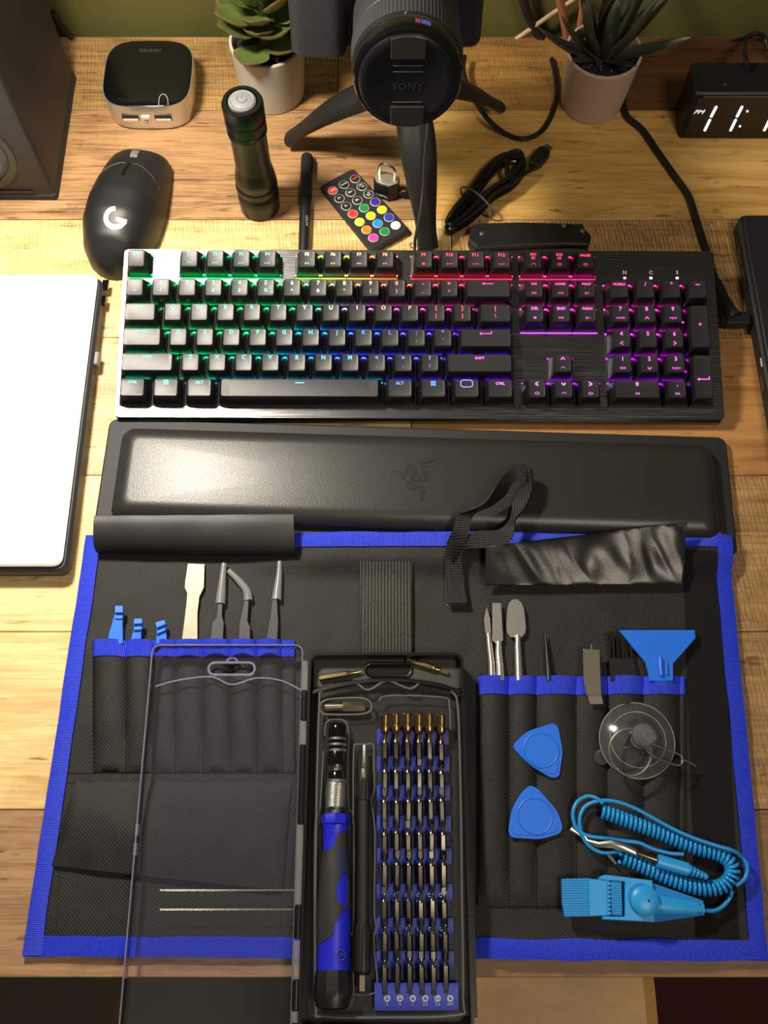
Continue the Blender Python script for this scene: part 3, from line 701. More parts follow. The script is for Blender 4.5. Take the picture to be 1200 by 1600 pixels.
def leaf_mat(name, c, edge, rough=.42, streak=0):
    m, nt, b = newmat(name); L_ = nt.links.new
    tc = nd(nt, 'ShaderNodeTexCoord'); sx = nd(nt, 'ShaderNodeSeparateXYZ'); L_(tc.outputs['Generated'], sx.inputs[0])
    a = nd(nt, 'ShaderNodeMath', operation='SUBTRACT'); L_(sx.outputs['X'], a.inputs[0]); a.inputs[1].default_value = .5
    ab = nd(nt, 'ShaderNodeMath', operation='ABSOLUTE'); L_(a.outputs[0], ab.inputs[0])
    p = nd(nt, 'ShaderNodeMath', operation='POWER'); L_(ab.outputs[0], p.inputs[0]); p.inputs[1].default_value = 2
    y2 = nd(nt, 'ShaderNodeMath', operation='SUBTRACT'); L_(sx.outputs['Y'], y2.inputs[0]); y2.inputs[1].default_value = .45
    y3 = nd(nt, 'ShaderNodeMath', operation='POWER'); y4 = nd(nt, 'ShaderNodeMath', operation='ABSOLUTE'); L_(y2.outputs[0], y4.inputs[0]); L_(y4.outputs[0], y3.inputs[0]); y3.inputs[1].default_value = 2
    s = nd(nt, 'ShaderNodeMath', operation='ADD'); L_(p.outputs[0], s.inputs[0]); L_(y3.outputs[0], s.inputs[1])
    n = nd(nt, 'ShaderNodeTexNoise', i_Scale=14.0); L_(tc.outputs['Generated'], n.inputs['Vector'])
    ms = nd(nt, 'ShaderNodeMath', operation='MULTIPLY_ADD'); L_(n.outputs[0], ms.inputs[0]); ms.inputs[1].default_value = .14; L_(s.outputs[0], ms.inputs[2])
    r = nd(nt, 'ShaderNodeValToRGB'); e = r.color_ramp.elements; e[0].position = .24; e[0].color = lin(c); e[1].position = .36; e[1].color = lin(edge)
    L_(ms.outputs[0], r.inputs[0]); L_(r.outputs[0], b.inputs['Base Color']); b.inputs['Roughness'].default_value = rough
    b.inputs['Subsurface Weight'].default_value = .05; return m
pb = G(425, 180, 0)
p1 = pot('potted_succulent', 'grey-white pot with a broad-leaved green succulent left of the camera', (pb.x, pb.y + .026, 0), .0265, .0300, .0545, pm('grey_white_ceramic', '#b9b6a8', .6, bump=.1, bscale=300), .047)
lm = leaf_mat('succulent_leaf', '#5d7038', '#8a7350')
spoon = lambda v: max(.02, (sin(pi * min(1, v ** 1.25 * .98 + .05)) ** .62)) * (.45 + .55 * min(1, v * 1.6))
LMS = [leaf_mesh(.036, .027, .005, spoon, .30, .25), leaf_mesh(.031, .023, .005, spoon, .34, .3), leaf_mesh(.024, .018, .004, spoon, .4, .35), leaf_mesh(.016, .012, .003, spoon, .5, .5)]
for q in LMS: q.materials.append(lm)
def leaf(parent, me, base, az, el, roll=0, sc=1, name='leaf'):
    o = bpy.data.objects.new(name, me); COL.objects.link(o); o.parent = parent
    o.matrix_basis = Matrix.Translation(base) @ Matrix.Rotation(az - pi / 2, 4, 'Z') @ Matrix.Rotation(el, 4, 'X') @ Matrix.Rotation(roll, 4, 'Y') @ Matrix.Scale(sc, 4); return o
m = MB(); m.tube([(0, 0, .045), (.001, .001, .08), (0, .003, .125)], [.006, .005, .003], 10); obj('stem', m, pm('stem_green', '#5b5e33', .6), p1)
random.seed(11)
nL = 34
front = [(-112, .053, 2, 0), (-50, .057, 6, 0), (-150, .064, 14, 0), (-15, .068, 16, 0), (-95, .070, 14, 1), (160, .062, 10, 0)]
for a, z, e, k in front: leaf(p1, LMS[k], (0.002 * cos(radians(a)), .002 * sin(radians(a)), z), radians(a), radians(e), 0, 1.12)
for i in range(nL):
    t = i / (nL - 1); a = radians(137.5 * i + 20); z = .066 + .062 * t
    k = 0 if t < .35 else (1 if t < .6 else (2 if t < .85 else 3))
    leaf(p1, LMS[k], (.003 * cos(a), .003 * sin(a) + .003 * t, z), a, radians(14 + 50 * t + random.uniform(-6, 6)), random.uniform(-.15, .15), random.uniform(1.0, 1.15))
pb = G(927, 196, 0)
p2 = pot('potted_aloe', 'pinkish grey pot with a dark spiky aloe between camera and clock', (pb.x + .0, pb.y + .0255, 0), .0255, .0305, .0555, pm('pinkish_grey_ceramic', '#c2ac9c', .6, bump=.1, bscale=300), .047)
alm = leaf_mat('aloe_leaf', '#33392b', '#5a5f4c', .5)
blade = lambda v: max(.015, (1 - v) ** .75 * (.75 + .6 * v))
ALM = [leaf_mesh(.075, .0200, .004, blade, .22, .5), leaf_mesh(.058, .0180, .004, blade, .35, .5), leaf_mesh(.045, .0140, .003, blade, .1, .6)]
for q in ALM: q.materials.append(alm)
random.seed(5)
al = [(-100, 62, 2, 1), (-175, 12, 1, 1), (-8, 14, 0, .85), (22, 38, 0, 1), (45, 48, 0, 1), (-150, 55, 0, .9), (-40, 58, 0, 1), (-75, 72, 1, .9), (100, 60, 0, 1), (140, 50, 0, 1), (170, 62, 0, 1), (-120, 75, 0, .8), (60, 66, 0, 1), (0, 70, 0, 1), (-60, 28, 2, .9), (-140, 25, 2, .9), (120, 75, 1, 1), (80, 35, 0, 1), (200, 40, 0, .9)]
for a, e, k, s in al: leaf(p2, ALM[k], (.004 * cos(radians(a)), .004 * sin(radians(a)), .0475), radians(a), radians(e), random.uniform(-.2, .2), s)

# ---------------------------------------------------------------- camera on its mini tripod
cc = GY(637, 126, .45)
camr = thing('camera', 'black interchangeable-lens camera with a capped lens pointing at the viewer', 'camera', (cc.x, cc.y, cc.z), rot=(radians(-13), 0, 0))
camm = pm('camera_leatherette', '#1f1f23', .6, bump=.6, bscale=900)
def latheY(mb, prof, n=64):      # profile (r, y) round the lens axis (local +y is backward)
    old = mb.M; mb.M = Matrix.Rotation(radians(-90), 4, 'X'); mb.lathe(prof, n); mb.M = old
m = MB(); latheY(m, [(.0290, .000), (.0310, .0005), (.0322, .003), (.0322, .0105), (.0318, .012)]); obj('front_ring', m, M['gloss'], camr)
m = MB(); latheY(m, [(.0318, .012), (.0326, .0125), (.0326, .016)]); obj('index_ring', m, M['black'], camr)
m = MB(); rr = []
nn = 180
for y, r0 in ((.016, .0328), (.034, .0335)): rr.append([((r0 + (.0004 if k % 2 else 0)) * cos(2 * pi * k / nn), y, (r0 + (.0004 if k % 2 else 0)) * sin(2 * pi * k / nn)) for k in range(nn)])
m.loft(rr); obj('zoom_ring', m, M['dgrey'], camr, angle=20)
m = MB(); latheY(m, [(.0325, .034), (.0325, .036), (.0330, .0365), (.0332, .068), (.0322, .0695), (.0322, .074), (.0305, .082), (.0300, .091)]); obj('rear_barrel', m, M['dgrey'], camr)
# lens cap
m = MB(); latheY(m, [(.0, -.0020), (.0215, -.0020), (.0225, -.0026), (.0276, -.0026), (.0288, -.0018), (.0290, .0005), (.0290, .002)]); cap = obj('lens_cap', m, pm('cap_black', '#101112', .35, bump=.1, bscale=1500), camr)
for s in (1, -1):
    m = MB(); P = [(x, z) for x, z in ((-.0100, .0150), (.0100, .0150))] + [(.0286 * sin(radians(a)), .0286 * cos(radians(a))) for a in range(20, -21, -5)]
    P = [(x, s * z) for x, z in P]
    mb2 = MB(); mb2.M = Matrix(((1, 0, 0, 0), (0, 0, 1, 0), (0, 1, 0, 0), (0, 0, 0, 1))); mb2.prism(P, -.0033, -.0015, .0002); obj('pinch_tab', mb2, pm('tab_grey', '#2c2a28', .3), cap)
    for zz in ((.0105, .0068) if s > 0 else (.0125,)):
        mb2 = MB(); mb2.box(-.0088, .0088, -.0024, -.0019, s * zz - .0002, s * zz + .0002); obj('ridge', mb2, pm('ridge_grey', '#4a4a4c', .35), cap)
me = text_mesh('SONY', .0062, .00008, .00012, spacing=1.15); me.materials.append(pm('logo_dark', '#2b2c2e', .35)); obj('logo_text', me, None, cap, (0, -.0021, -.0028), (radians(90), 0, 0))
m = MB(); m.M = Matrix.Translation((-.0015, .0143, .0326)); m.sphere(.0007, nu=8, nv=6); obj('index_dot', m, pm('index_red', '#d2453c', .4), camr)
for x0_, c_ in ((.0052, '#7a2c34'), (.0085, '#3a4aa0'), (.0112, '#4a4f90')):
    a = math.asin(x0_ / .0322); mm = MB(); mm.M = Matrix.Rotation(a, 4, 'Y'); mm.box(-.0014, .0014, .0055, .0095, .0318, .0325); obj('badge', mm, pm('badge_' + c_[1:], c_, .4), camr)
# body
m = MB(); m.M = Matrix(((1.04, 0, 0, 0), (0, 0, 1, .090), (0, 1, 0, 0), (0, 0, 0, 1)))
m.prism(rrect(.112, .066, .007, 5, -.008, 0), 0, .030, .002); obj('body', m, camm, camr)
m = MB(); m.M = Matrix(((1.04, 0, 0, 0), (0, 1, 0, .028), (0, 0, 1, -.033), (0, 0, 0, 1)))
m.prism(roundpoly([(-.072, .050), (-.038, .046), (-.036, .070), (-.072, .074)], .009, 6), 0, .066, .003); obj('grip', m, camm, camr)
m = MB(); m.M = Matrix(((1, 0, 0, 0), (0, 0, 1, .0835), (0, 1, 0, 0), (0, 0, 0, 1))); m.prism(rrect(.024, .060, .005, 4, .036, .001), 0, .012, .002); obj('front_panel', m, pm('body_purple_black', '#1d1722', .5), camr)
m = MB(); m.rbox(0, .106, .030, .026, .033, .042, .004, .001); obj('flash_hump', m, M['dgrey'], camr)
m = MB(); m.M = Matrix.Translation((-.050, .098, .033)); m.lathe([(.008, 0), (.008, .004), (.006, .005)], 24); obj('shutter_dial', m, M['dgrey'], camr)
# tripod
hubp = Vector((cc.x + .004, .552, .098))
tri = thing('tripod', 'small black tabletop tripod with three thick legs carrying the camera', 'tripod', (hubp.x, hubp.y, 0))
lm_ = pm('tripod_rubberised', '#1b1b1b', .5)
m = MB(); m.lathe([(.012, .088), (.0145, .092), (.0145, .106), (.010, .110), (.009, .118)], 28); obj('collar', m, lm_, tri)
bq = camr.rotation_euler.to_matrix() @ Vector((0, .105, -.0345)) + camr.location - Vector((hubp.x, hubp.y, 0))
m = MB(); m.tube([(0, 0, .112), (bq.x * .5, bq.y * .5, (bq.z + .112) / 2), tuple(bq)], [.008, .007, .009], 20); obj('ball_head', m, M['gloss'], tri)
def leg(foot, lift=.010, ws=1):
    a = Vector((0, 0, .098)); f = foot - Vector((hubp.x, hubp.y, 0)); f.z = .0085; pts = []; rs = []
    for i in range(13):
        t = i / 12; p = a.lerp(f, t); p.z += lift * sin(pi * t); pts.append(p)
        rs.append(ws * (.0078 + .0062 * sin(pi * min(1, t * 1.15) ** .8) if t < .93 else .0085))
    m = MB(); m.tube(pts, rs, 18, flat=.62); obj('leg', m, lm_, tri)
leg(G(455, 228, 0)); leg(G(668, 398, 0), .012); leg(G(778, 178, 0), .008, .85)
cab = MB(); cp = [G(x, y, z) for x, y, z in ((668, 190, .100), (667, 215, .090), (663, 250, .074), (661, 290, .058), (656, 335, .044), (649, 372, .030), (648, 396, .012), (650, 404, .003))]
tag(obj('thin_cable', MB().tube(catmull(cp, 5), .0011, 8), pm('grey_cable', '#35332f', .35)), 'thin grey cable hanging down the front tripod leg', 'cable')

# ---------------------------------------------------------------- pen
a, b = G(480, 244, .005), G(474, 405, .005)
pen = thing('pen', 'black pen lying left of the round-button remote control', 'pen', (b.x, b.y, 0), atan2(b.y - a.y, b.x - a.x) + pi / 2)
Lp = (a - b).length
def latheL(mb, prof, z, n=24): mb.M = Matrix.Translation((0, 0, z)) @ Matrix.Rotation(radians(-90), 4, 'X'); mb.lathe(prof, n); mb.M = Matrix.Identity(4); return mb
obj('barrel', latheL(MB(), [(.0038, 0), (.0042, .002), (.0046, Lp * .57)], .005), M['black'], pen)
obj('cap', latheL(MB(), [(.0050, Lp * .57), (.0050, Lp * .98), (.0044, Lp)], .005), M['blackmat'], pen)
m = MB(); m.box(.0036, .0052, Lp * .62, Lp * .97, .006, .0078); obj('clip', m, M['gloss'], pen)
me = text_mesh('UNI-PIN 0.5', .0026, .00002, .00002); me.materials.append(M['grey'])
obj('print', me, None, pen, (.002, Lp * .3, .0094), (0, .35, radians(-90)))

# ---------------------------------------------------------------- remote control
RP = [(552, 262), (640, 358), (581, 391), (500, 290)]
rcn = sum((G(x, y, .007) for x, y in RP), Vector()) / 4
rem = thing('remote_control', 'slim black remote with 21 round coloured buttons behind the keyboard', 'remote control', (rcn.x, rcn.y, 0))
P = roundpoly(poly_px(rem, RP, .007), .004, 5)
m = MB(); m.prism(P, 0, .007, .0008); obj('case', m, M['blackmat'], rem)
BP = [(150,432,'#e0493a','ON'),(282,362,'#1b1b1c','AUTO'),(412,295,'#1b1b1c','OFF'),(228,525,'#1b1b1c','S+'),(358,455,'#1b1b1c','M+'),(490,385,'#1b1b1c','@a'),(307,615,'#1b1b1c','S-'),(437,547,'#1b1b1c','M-'),(568,475,'#1b1b1c','@b'),
 (385,705,'#e2382c',''),(516,637,'#128a3c',''),(647,567,'#3a1f96',''),(465,800,'#efe53a',''),(596,728,'#f2e60c',''),(727,657,'#f4ec12',''),(544,892,'#f08420',''),(676,818,'#1590e0',''),(808,748,'#2c3fb4',''),(624,985,'#e23fa6',''),(757,912,'#0f8a3e',''),(887,840,'#f2f2f0','')]
ringw = pm('button_ring', '#d8d4c8', .5); av = poly_px(rem, [(500 + 150 / 7.5, 240 + 432 / 7.5), (500 + 412 / 7.5, 240 + 295 / 7.5)], .007); ang = atan2(av[1][1] - av[0][1], av[1][0] - av[0][0])
bm_ = {}
for x, y, c, s in BP:
    q = L(rem, G(500 + x / 7.5, 240 + y / 7.5, .0074))
    if c not in bm_: bm_[c] = pm('button_' + c[1:], c, .45)
    m = MB(); m.prism(circle(.0036, 24), .0068, .0080, .0003); b_ = obj('button', m, bm_[c], rem, (q.x, q.y, 0))
    m = MB(); m.torus(.0038, .00032, 28, 5, 0, 0, .0072); obj('button_ring', m, ringw, b_)
    if s == '@a' or s == '@b':
        m = MB(); sg = 1 if s == '@a' else -1; m.torus(.0008, .0002, 12, 4, .0006, -.0006 * sg, .0081); m.tube([(-.0022, -.0002 * sg, .0081), (-.0006, .0018 * sg, .0081), (.0016, .0016 * sg, .0081)], [.0002, .0005, .0002], 5); obj('symbol', m, M['white'], b_, (0, 0, 0), (0, 0, ang))
    elif s:
        me = text_mesh(s, .0030 if len(s) < 4 else .0020, .00003, .00003)
        if s == 'OFF' : 
            me.materials.clear(); me.materials.append(pm('off_red', '#e0493a', .5))
        elif not me.materials: me.materials.append(M['white'])
        obj('lettering', me, None, b_, (0, 0, .00805), (0, 0, ang))

# ---------------------------------------------------------------- padlock
q = G(604, 303, 0)
pl = thing('padlock', 'tiny black and silver padlock between remote and front tripod leg', 'padlock', (q.x, q.y, 0), radians(-24)); pl.scale = (1.2, 1.2, 1.15)
hexp = [(-.0085, -.002), (-.0050, -.0055), (.0040, -.0055), (.0085, -.001), (.0075, .0045), (-.0075, .0045)]
m = MB(); m.prism(hexp, 0, .0155, .0008); obj('body', m, M['black'], pl)
m = MB(); m.prism([(x * .98, y * .98) for x, y in hexp], .0155, .0168, .0003); obj('top_plate', m, pm('silver_plate', '#d9d6c8', .3, .8), pl)
m = MB(); m.tube(catmull([(-.0055, .001, .0165), (-.0055, .001, .024), (-.003, .001, .0275), (.003, .001, .0275), (.0055, .001, .024), (.0055, .001, .0165)], 5), .0011, 10); obj('shackle', m, M['chrome'], pl)
m = MB(); m.tube(catmull([(.0095, 0, .006), (.013, .001, .008), (.016, .003, .006), (.015, .005, .003)], 4), .0014, 8); obj('cord_loop', m, M['rubber'], pl)
me = text_mesh('S-GFW-', .0026, .00003, .00003); me.materials.append(M['white']); obj('lettering', me, None, pl, (-.0008, -.0057, .004), (radians(90), 0, 0))

# ---------------------------------------------------------------- bundled usb cable
bc = G(756, 312, 0)
e1 = G(815, 250, 0) - G(697, 368, 0); ba = atan2(e1.y, e1.x)
bun = thing('cable_bundle', 'bundled black usb cable with its plug behind the pocket knife', 'cable', (bc.x, bc.y, 0), ba)
random.seed(21); pts = []
HLc = .046
for lp in range(7):
    zz = .0025 + .0019 * lp; hw_ = .0155 - .0012 * abs(lp - 3) + .0006 * (lp % 2); hl = HLc - .0015 * (lp % 3); oy = .003 * sin(lp * 2.1)
    for k in range(16):
        a = 2 * pi * k / 16; x = hl * cos(a); wv = hw_ * (1 - .55 * max(0, 1 - abs(cos(a)) * 1.6) * .5) * (.75 + .25 * cos(a))
        pts.append((x, oy + wv * sin(a) * (1.05 if cos(a) > 0 else .8), zz + .0019 * k / 16 + .0008 * sin(3 * a)))
pts += [(HLc * .8, .006, .014), (HLc * .4, -.010, .015), (HLc * .9, -.015, .010), (HLc * 1.05, -.0125, .0075)]
obj('cable', MB().tube(catmull(pts, 3), .0020, 8), pm('cable_black_gloss', '#0f0f10', .25), bun)
m = MB(); m.M = Matrix.Translation((HLc * 1.05 + .008, -.0115, .0065)) @ Matrix.Rotation(.08, 4, 'Z'); m.prism([(-.010, -.003), (-.004, -.0055), (.008, -.0055), (.011, -.003), (.011, .003), (.008, .0055), (-.004, .0055), (-.010, .003)], -.004, .004, .001); obj('plug', m, M['black'], bun)
m = MB(); m.M = Matrix.Translation((HLc * 1.05 + .021, -.0105, .0065)) @ Matrix.Rotation(.08, 4, 'Z'); m.box(-.003, .003, -.003, .003, -.0013, .0013); obj('plug_tip', m, M['satin'], bun)
m = MB(); m.tube([(-.012 + .0012 * cos(a), .0172 * cos(a) - .001, .0095 + .0095 * sin(a)) for a in [2 * pi * k / 24 for k in range(24)]], .0009, 6, True); obj('twist_tie', m, pm('tie_grey', '#4b4a46', .4), bun)

# ---------------------------------------------------------------- pocket knife
kc = G(830, 366, 0)
kn = thing('pocket_knife', 'closed black pocket knife with three shiny pins behind the keyboard', 'knife', (kc.x, kc.y, 0))
KPX = [(736,352),(757,348),(815,346.5),(892,348.5),(910,353),(925,368),(921,383),(890,381),(820,383),(757,387),(745,387),(732,373)]
m = MB(); m.prism(roundpoly(poly_px(kn, KPX, .012), .003, 3), .0075, .0125, .0012); obj('handle_scale', m, M['black'], kn)
m = MB(); m.prism(roundpoly(poly_px(kn, KPX, .012), .003, 3), 0, .0045, .0012); obj('handle_scale', m, M['black'], kn)
m = MB(); m.prism(poly_px(kn, [(759,374),(870,372),(905,378),(870,384.5),(800,388),(759,390)], .006), .0045, .0075, .0003); obj('blade', m, pm('stonewashed_blade', '#6f675c', .35, .9), kn)
m = MB(); m.prism(poly_px(kn, [(745,352),(910,352),(915,366),(745,366)], .006), .0045, .0075); obj('spacer', m, M['black'], kn)
for x, y in ((753, 365), (881, 352.5), (910, 361)):
    q = L(kn, G(x, y, .0126)); m = MB(); m.M = Matrix.Translation((q.x, q.y, .0124)); m.lathe([(.0020, 0), (.0018, .0006), (.0008, .0009)], 12); obj('pin', m, M['steel'], kn)
m = MB(); m.torus(.0022, .0005, 16, 6, 0, 0, .0006); rg = obj('lanyard_ring', m, M['steel']); rg.location = G(645, 384, 0); tag(rg, 'tiny metal ring beside the lower corner of the remote', 'ring')

# ---------------------------------------------------------------- cables on the desk
blk = pm('cable_sheath', '#141414', .4)
tag(obj('camera_cable', MB().tube(catmull([G(x, y, z) for x, y, z in ((726, 88, .012), (724, 112, .012), (738, 150, .012), (762, 186, .012), (790, 209, .0022), (818, 217, .0022), (845, 206, .0022), (862, 180, .0022), (870, 150, .0022), (868, 118, .0022), (862, 92, .0022))], 6), .0021, 10), blk), 'black cable curving from the camera to the aloe pot', 'cable')
kc_ = thing('keyboard_cable', 'thick black cable running from the aloe pot down to the right laptop', 'cable', G(1050, 270, 0))
pp = [(968, 90, .003), (972, 130, .003), (974, 157, .003), (980, 182, .003), (1004, 203, .003), (1027, 236, .003), (1053, 273, .003), (1076, 306, .003), (1089, 345, .003), (1103, 388, .003), (1115, 428, .005), (1127, 465, .009)]
obj('cable', MB().tube([L(kc_, p) for p in catmull([G(*p) for p in pp], 6)], .0026, 10), blk, kc_)
pp = [(1120, 440, .006), (1130, 468, .008), (1140, 488, .010), (1146, 497, .010)]
obj('strain_relief', MB().tube([L(kc_, p) for p in catmull([G(*p) for p in pp], 4)], [.0034 + .0003 * i for i in range(13)], 12), M['rubber'], kc_)
q = L(kc_, G(1150, 500, .010)); m = MB(); m.rbox(q.x, q.y, .019, .0105, .0055, .0145, .002, .001); obj('plug', m, M['black'], kc_)
tag(obj('clock_cable', MB().tube(catmull([G(1171, 112, .05), G(1164, 88, .055), GY(1165, 63, .69), GY(1170, 56, .695), GY(1185, 53, .697), GY(1196, 60, .695), G(1200, 78, .003)], 6), .0019, 8), blk), 'black cable looping behind the digital clock', 'cable')
tag(obj('wall_cable', MB().tube(catmull([GY(1130, 69, .700), GY(1150, 62, .700), GY(1168, 58, .702), GY(1180, 50, .707)], 5), .0012, 8), blk), 'thin black cable against the wall behind the clock', 'cable')
cord = pm('beige_cord', '#b89a72', .5)
tag(obj('beige_cable', MB().tube(catmull([GY(780, 78, .700), GY(815, 55, .704), GY(862, 22, .706), GY(905, -6, .708)], 5), .0020, 8), cord), 'straight beige cable slanting up the wall beside the aloe', 'cable')
pk = pm('salmon_cord', '#a86a4e', .5)
tag(obj('pink_cord', MB().tube(catmull([GY(868, -30, .690), GY(877, 10, .690), GY(884, 45, .690), GY(890, 78, .690)], 5), .0036, 10), pk), 'salmon cord hanging by the wall, left one of two', 'cord')
tag(obj('pink_cord', MB().tube(catmull([GY(905, -30, .685), GY(911, 5, .685), GY(908, 35, .685), GY(902, 70, .685)], 5), .0033, 10), pk), 'salmon cord hanging by the wall, touching the aloe leaves', 'cord')
tag(obj('wall_shadow_tube', MB().tube(catmull([GY(812, -30, .706), GY(822, 15, .706), GY(838, 50, .706), GY(852, 72, .700)], 5), .0040, 10), M['rubber']), 'black tube standing in for a blurred shadow on the wall left of the aloe', 'cable')  # black tube takes the place of a soft shadow on the wall
tag(obj('corner_cable', MB().tube(catmull([GY(82, 18, .70), GY(94, 38, .70), GY(112, 58, .70)], 5), .0025, 8), M['rubber']), 'short black cable behind the speaker in the left corner', 'cable')

# ---------------------------------------------------------------- digital clock
cl = G(1060, 217, 0); CY = cl.y
clk = thing('digital_clock', 'black digital clock reading eleven with white glowing digits', 'clock', (cl.x + .075, CY, 0))
ch = .0495
m = MB(); m.rbox(0, .0165, .150, .033, 0, ch, .003, .0015); obj('case', m, pm('clock_case', '#101012', .5, bump=.1, bscale=900), clk)
m = MB(); m.box(-.0715, .0735, -.0006, .0004, .002, ch - .004); obj('display_panel', m, pm('clock_panel', '#15110f', .3), clk)
m = MB(); m.box(-.068, .073, -.0008, .0006, ch - .0040, ch - .0028); obj('bezel_line', m, pm('bezel_grey', '#4a4540', .4), clk)
dig = glow('clock_segments', 1.3); mt = MB()
def seg(a, b, w=.0011):
    a = L(clk, GY(*a, CY)); b = L(clk, GY(*b, CY)); d = (b - a).normalized(); n = Vector((-d.z, 0, d.x)) * w
    mb = MB(); P = [a + n * .6, a + d * .0008 + n, b - d * .0008 + n, b + n * .6, b - n * .6, b - d * .0008 - n, a + d * .0008 - n, a - n * .6]
    mb.loft([[(p.x, -.0012, p.z) for p in P], [(p.x, -.0005, p.z) for p in P]]); o = obj('segment', mb, dig, clk); o.color = (.92, .9, 1, 1)
for dx in (0, 40.3, 93):
    seg((1119.5 + dx, 164.5), (1110.5 + dx, 182)); seg((1109.5 + dx, 185), (1100.5 + dx, 203.5))
for x, y in ((1167.5, 172.5), (1156, 196)):
    q = L(clk, GY(x, y, CY)); mb = MB(); mb.M = Matrix.Translation((q.x, -.0008, q.z)); mb.sphere(.0010, nu=10, nv=6); o = obj('colon_dot', mb, dig, clk); o.color = (.92, .9, 1, 1)
me = text_mesh('PM', .0062, .0001, 0.0, shear=.3); me.materials.append(dig); q = L(clk, GY(1091.5, 174, CY)); o = obj('lettering', me, None, clk, (q.x, -.0009, q.z), (radians(90), 0, 0)); o.color = (.8, .8, .9, 1)
q = L(clk, G(1133, 132, ch)); m = MB(); m.M = Matrix.Translation((q.x, q.y, ch)); m.lathe([(.001, 0), (.0008, .0004)], 8); obj('sensor', m, M['steel'], clk)

# ---------------------------------------------------------------- tool pouch
def sstep(a, b, x): t = min(1, max(0, (x - a) / (b - a))); return t * t * (3 - 2 * t)
def pz(x, y):      # top surface of the pouch
    z = .0030 + .0009 * noise.noise(Vector((x * 22, y * 30, 3))) + .0005 * noise.noise(Vector((x * 70, y * 60, 9)))
    z += .0075 * sstep(.206, .224, y) * sstep(-.12, -.02, x)
    z += .0030 * sstep(-.012, -.03, y) * sstep(.02, .09, x) * sstep(.24, .14, x)
    return z
pTL, pTR, pBR, pBL = G(135, 838, .003), G(1140, 834, .009), G(1199, 1500, .003), G(36, 1492, .003)
pouch = thing('tool_pouch', 'unfolded black tool pouch with royal blue edging, its pockets holding repair tools', 'tool pouch', (.005, .1, 0))
po = Vector((.005, .1, 0))
def bil(u, v):
    a = pBL.lerp(pBR, u); b = pTL.lerp(pTR, u); p = a.lerp(b, v)
    return p.x, p.y
nyl = fabric('black_nylon', '#080808', '#3f3f3c', .0012, .65, True, .7)
nyl2 = fabric('pocket_nylon', '#070707', '#3a3a38', .0012, .65, True, .7)
web = fabric('blue_webbing', '#0c1cbc', '#2c54ff', .0010, .55, False, .9, axis='Y')
webv = fabric('blue_webbing_cross', '#0c1cbc', '#2c54ff', .0010, .55, False, .9, axis='X')
m = MB()
m.slab(lambda u, v: (lambda x, y: (x - po.x, y - po.y, pz(x, y)))(*bil(u, v)), lambda x, y: .0026 if True else 0, 120, 80)
obj('body', m, nyl, pouch, angle=60)
def ribbon_on(name, P, w, mat, lift=.0008, th=.0008, nw=4, sub=10, parent=pouch, zf=pz, wob=0.0, label=None, origin=po):
    C = []
    for a, b in zip(P, P[1:]):
        for k in range(sub): C.append(Vector(a).lerp(Vector(b), k / sub))
    C.append(Vector(P[-1])); n = len(C) - 1
    mb = MB()
    def f(u, v):
        i = min(int(u * n), n); i2 = min(i + 1, n); i0 = max(i - 1, 0); p = C[i]; d = (C[i2] - C[i0]); d = Vector((d.x, d.y)).normalized()
        nn = Vector((-d.y, d.x)); off = (v - .5) * w + wob * noise.noise(Vector((p.x * 40, p.y * 40, v)))
        x, y = p.x + nn.x * off, p.y + nn.y * off
        return (x - origin.x, y - origin.y, zf(x, y) + lift + .0003 * sin(pi * v))
    mb.slab(f, th, n, nw); return obj(name, mb, mat, parent, angle=60)
ins = .0045
def along(a, b, n=14): return [Vector(a).lerp(Vector(b), k / n) for k in range(n + 1)]
def e(u, v): x, y = bil(u, v); return Vector((x, y, 0))
ribbon_on('top_binding', along(e(.0, .982), e(.985, .982)), .0105, webv, .0010, wob=.0006)
ribbon_on('bottom_binding', along(e(.0, .019), e(1, .019)), .0115, webv, .0012, wob=.0010)
ribbon_on('left_binding', along(e(.0125, 0), e(.0125, 1)), .0108, web, .0016, wob=.0006)
ribbon_on('right_binding', along(e(.989, 0), e(.989, .992)), .0100, web, .0016, wob=.0005)
# fuzzy fastening strip on the right
vel = fabric('hook_and_loop', '#050505', '#161616', .0008, .95, True, 1.0)
a, b, c_, d_ = G(1072, 862, .009), G(1128, 862, .009), G(1152, 1470, .004), G(1092, 1470, .004)
mid0, mid1 = (a + b) / 2, (c_ + d_) / 2
ribbon_on('fastening_strip', along(mid0, mid1), .0255, vel, .0009)
# elastic band
ela = fabric('ribbed_elastic', '#0c0c0b', '#4e4e46', .0022, .7, False, 1.0, axis='X')
a = G(603, 880, .006); b = G(603, 1030, .006)
mb = MB()
def fe(u, v):
    x = a.x - .0178 + .0356 * u + .0015 * sin(pi * v) * (u - .5) * -1; y = a.y + (b.y - a.y - .03) * v; return (x - po.x, y - po.y, pz(x, y) + .0012 + .0035 * sin(pi * min(1, v * 1.3)) ** .6)
mb.slab(fe, .001, 30, 16); obj('elastic_band', mb, ela, pouch, angle=60)
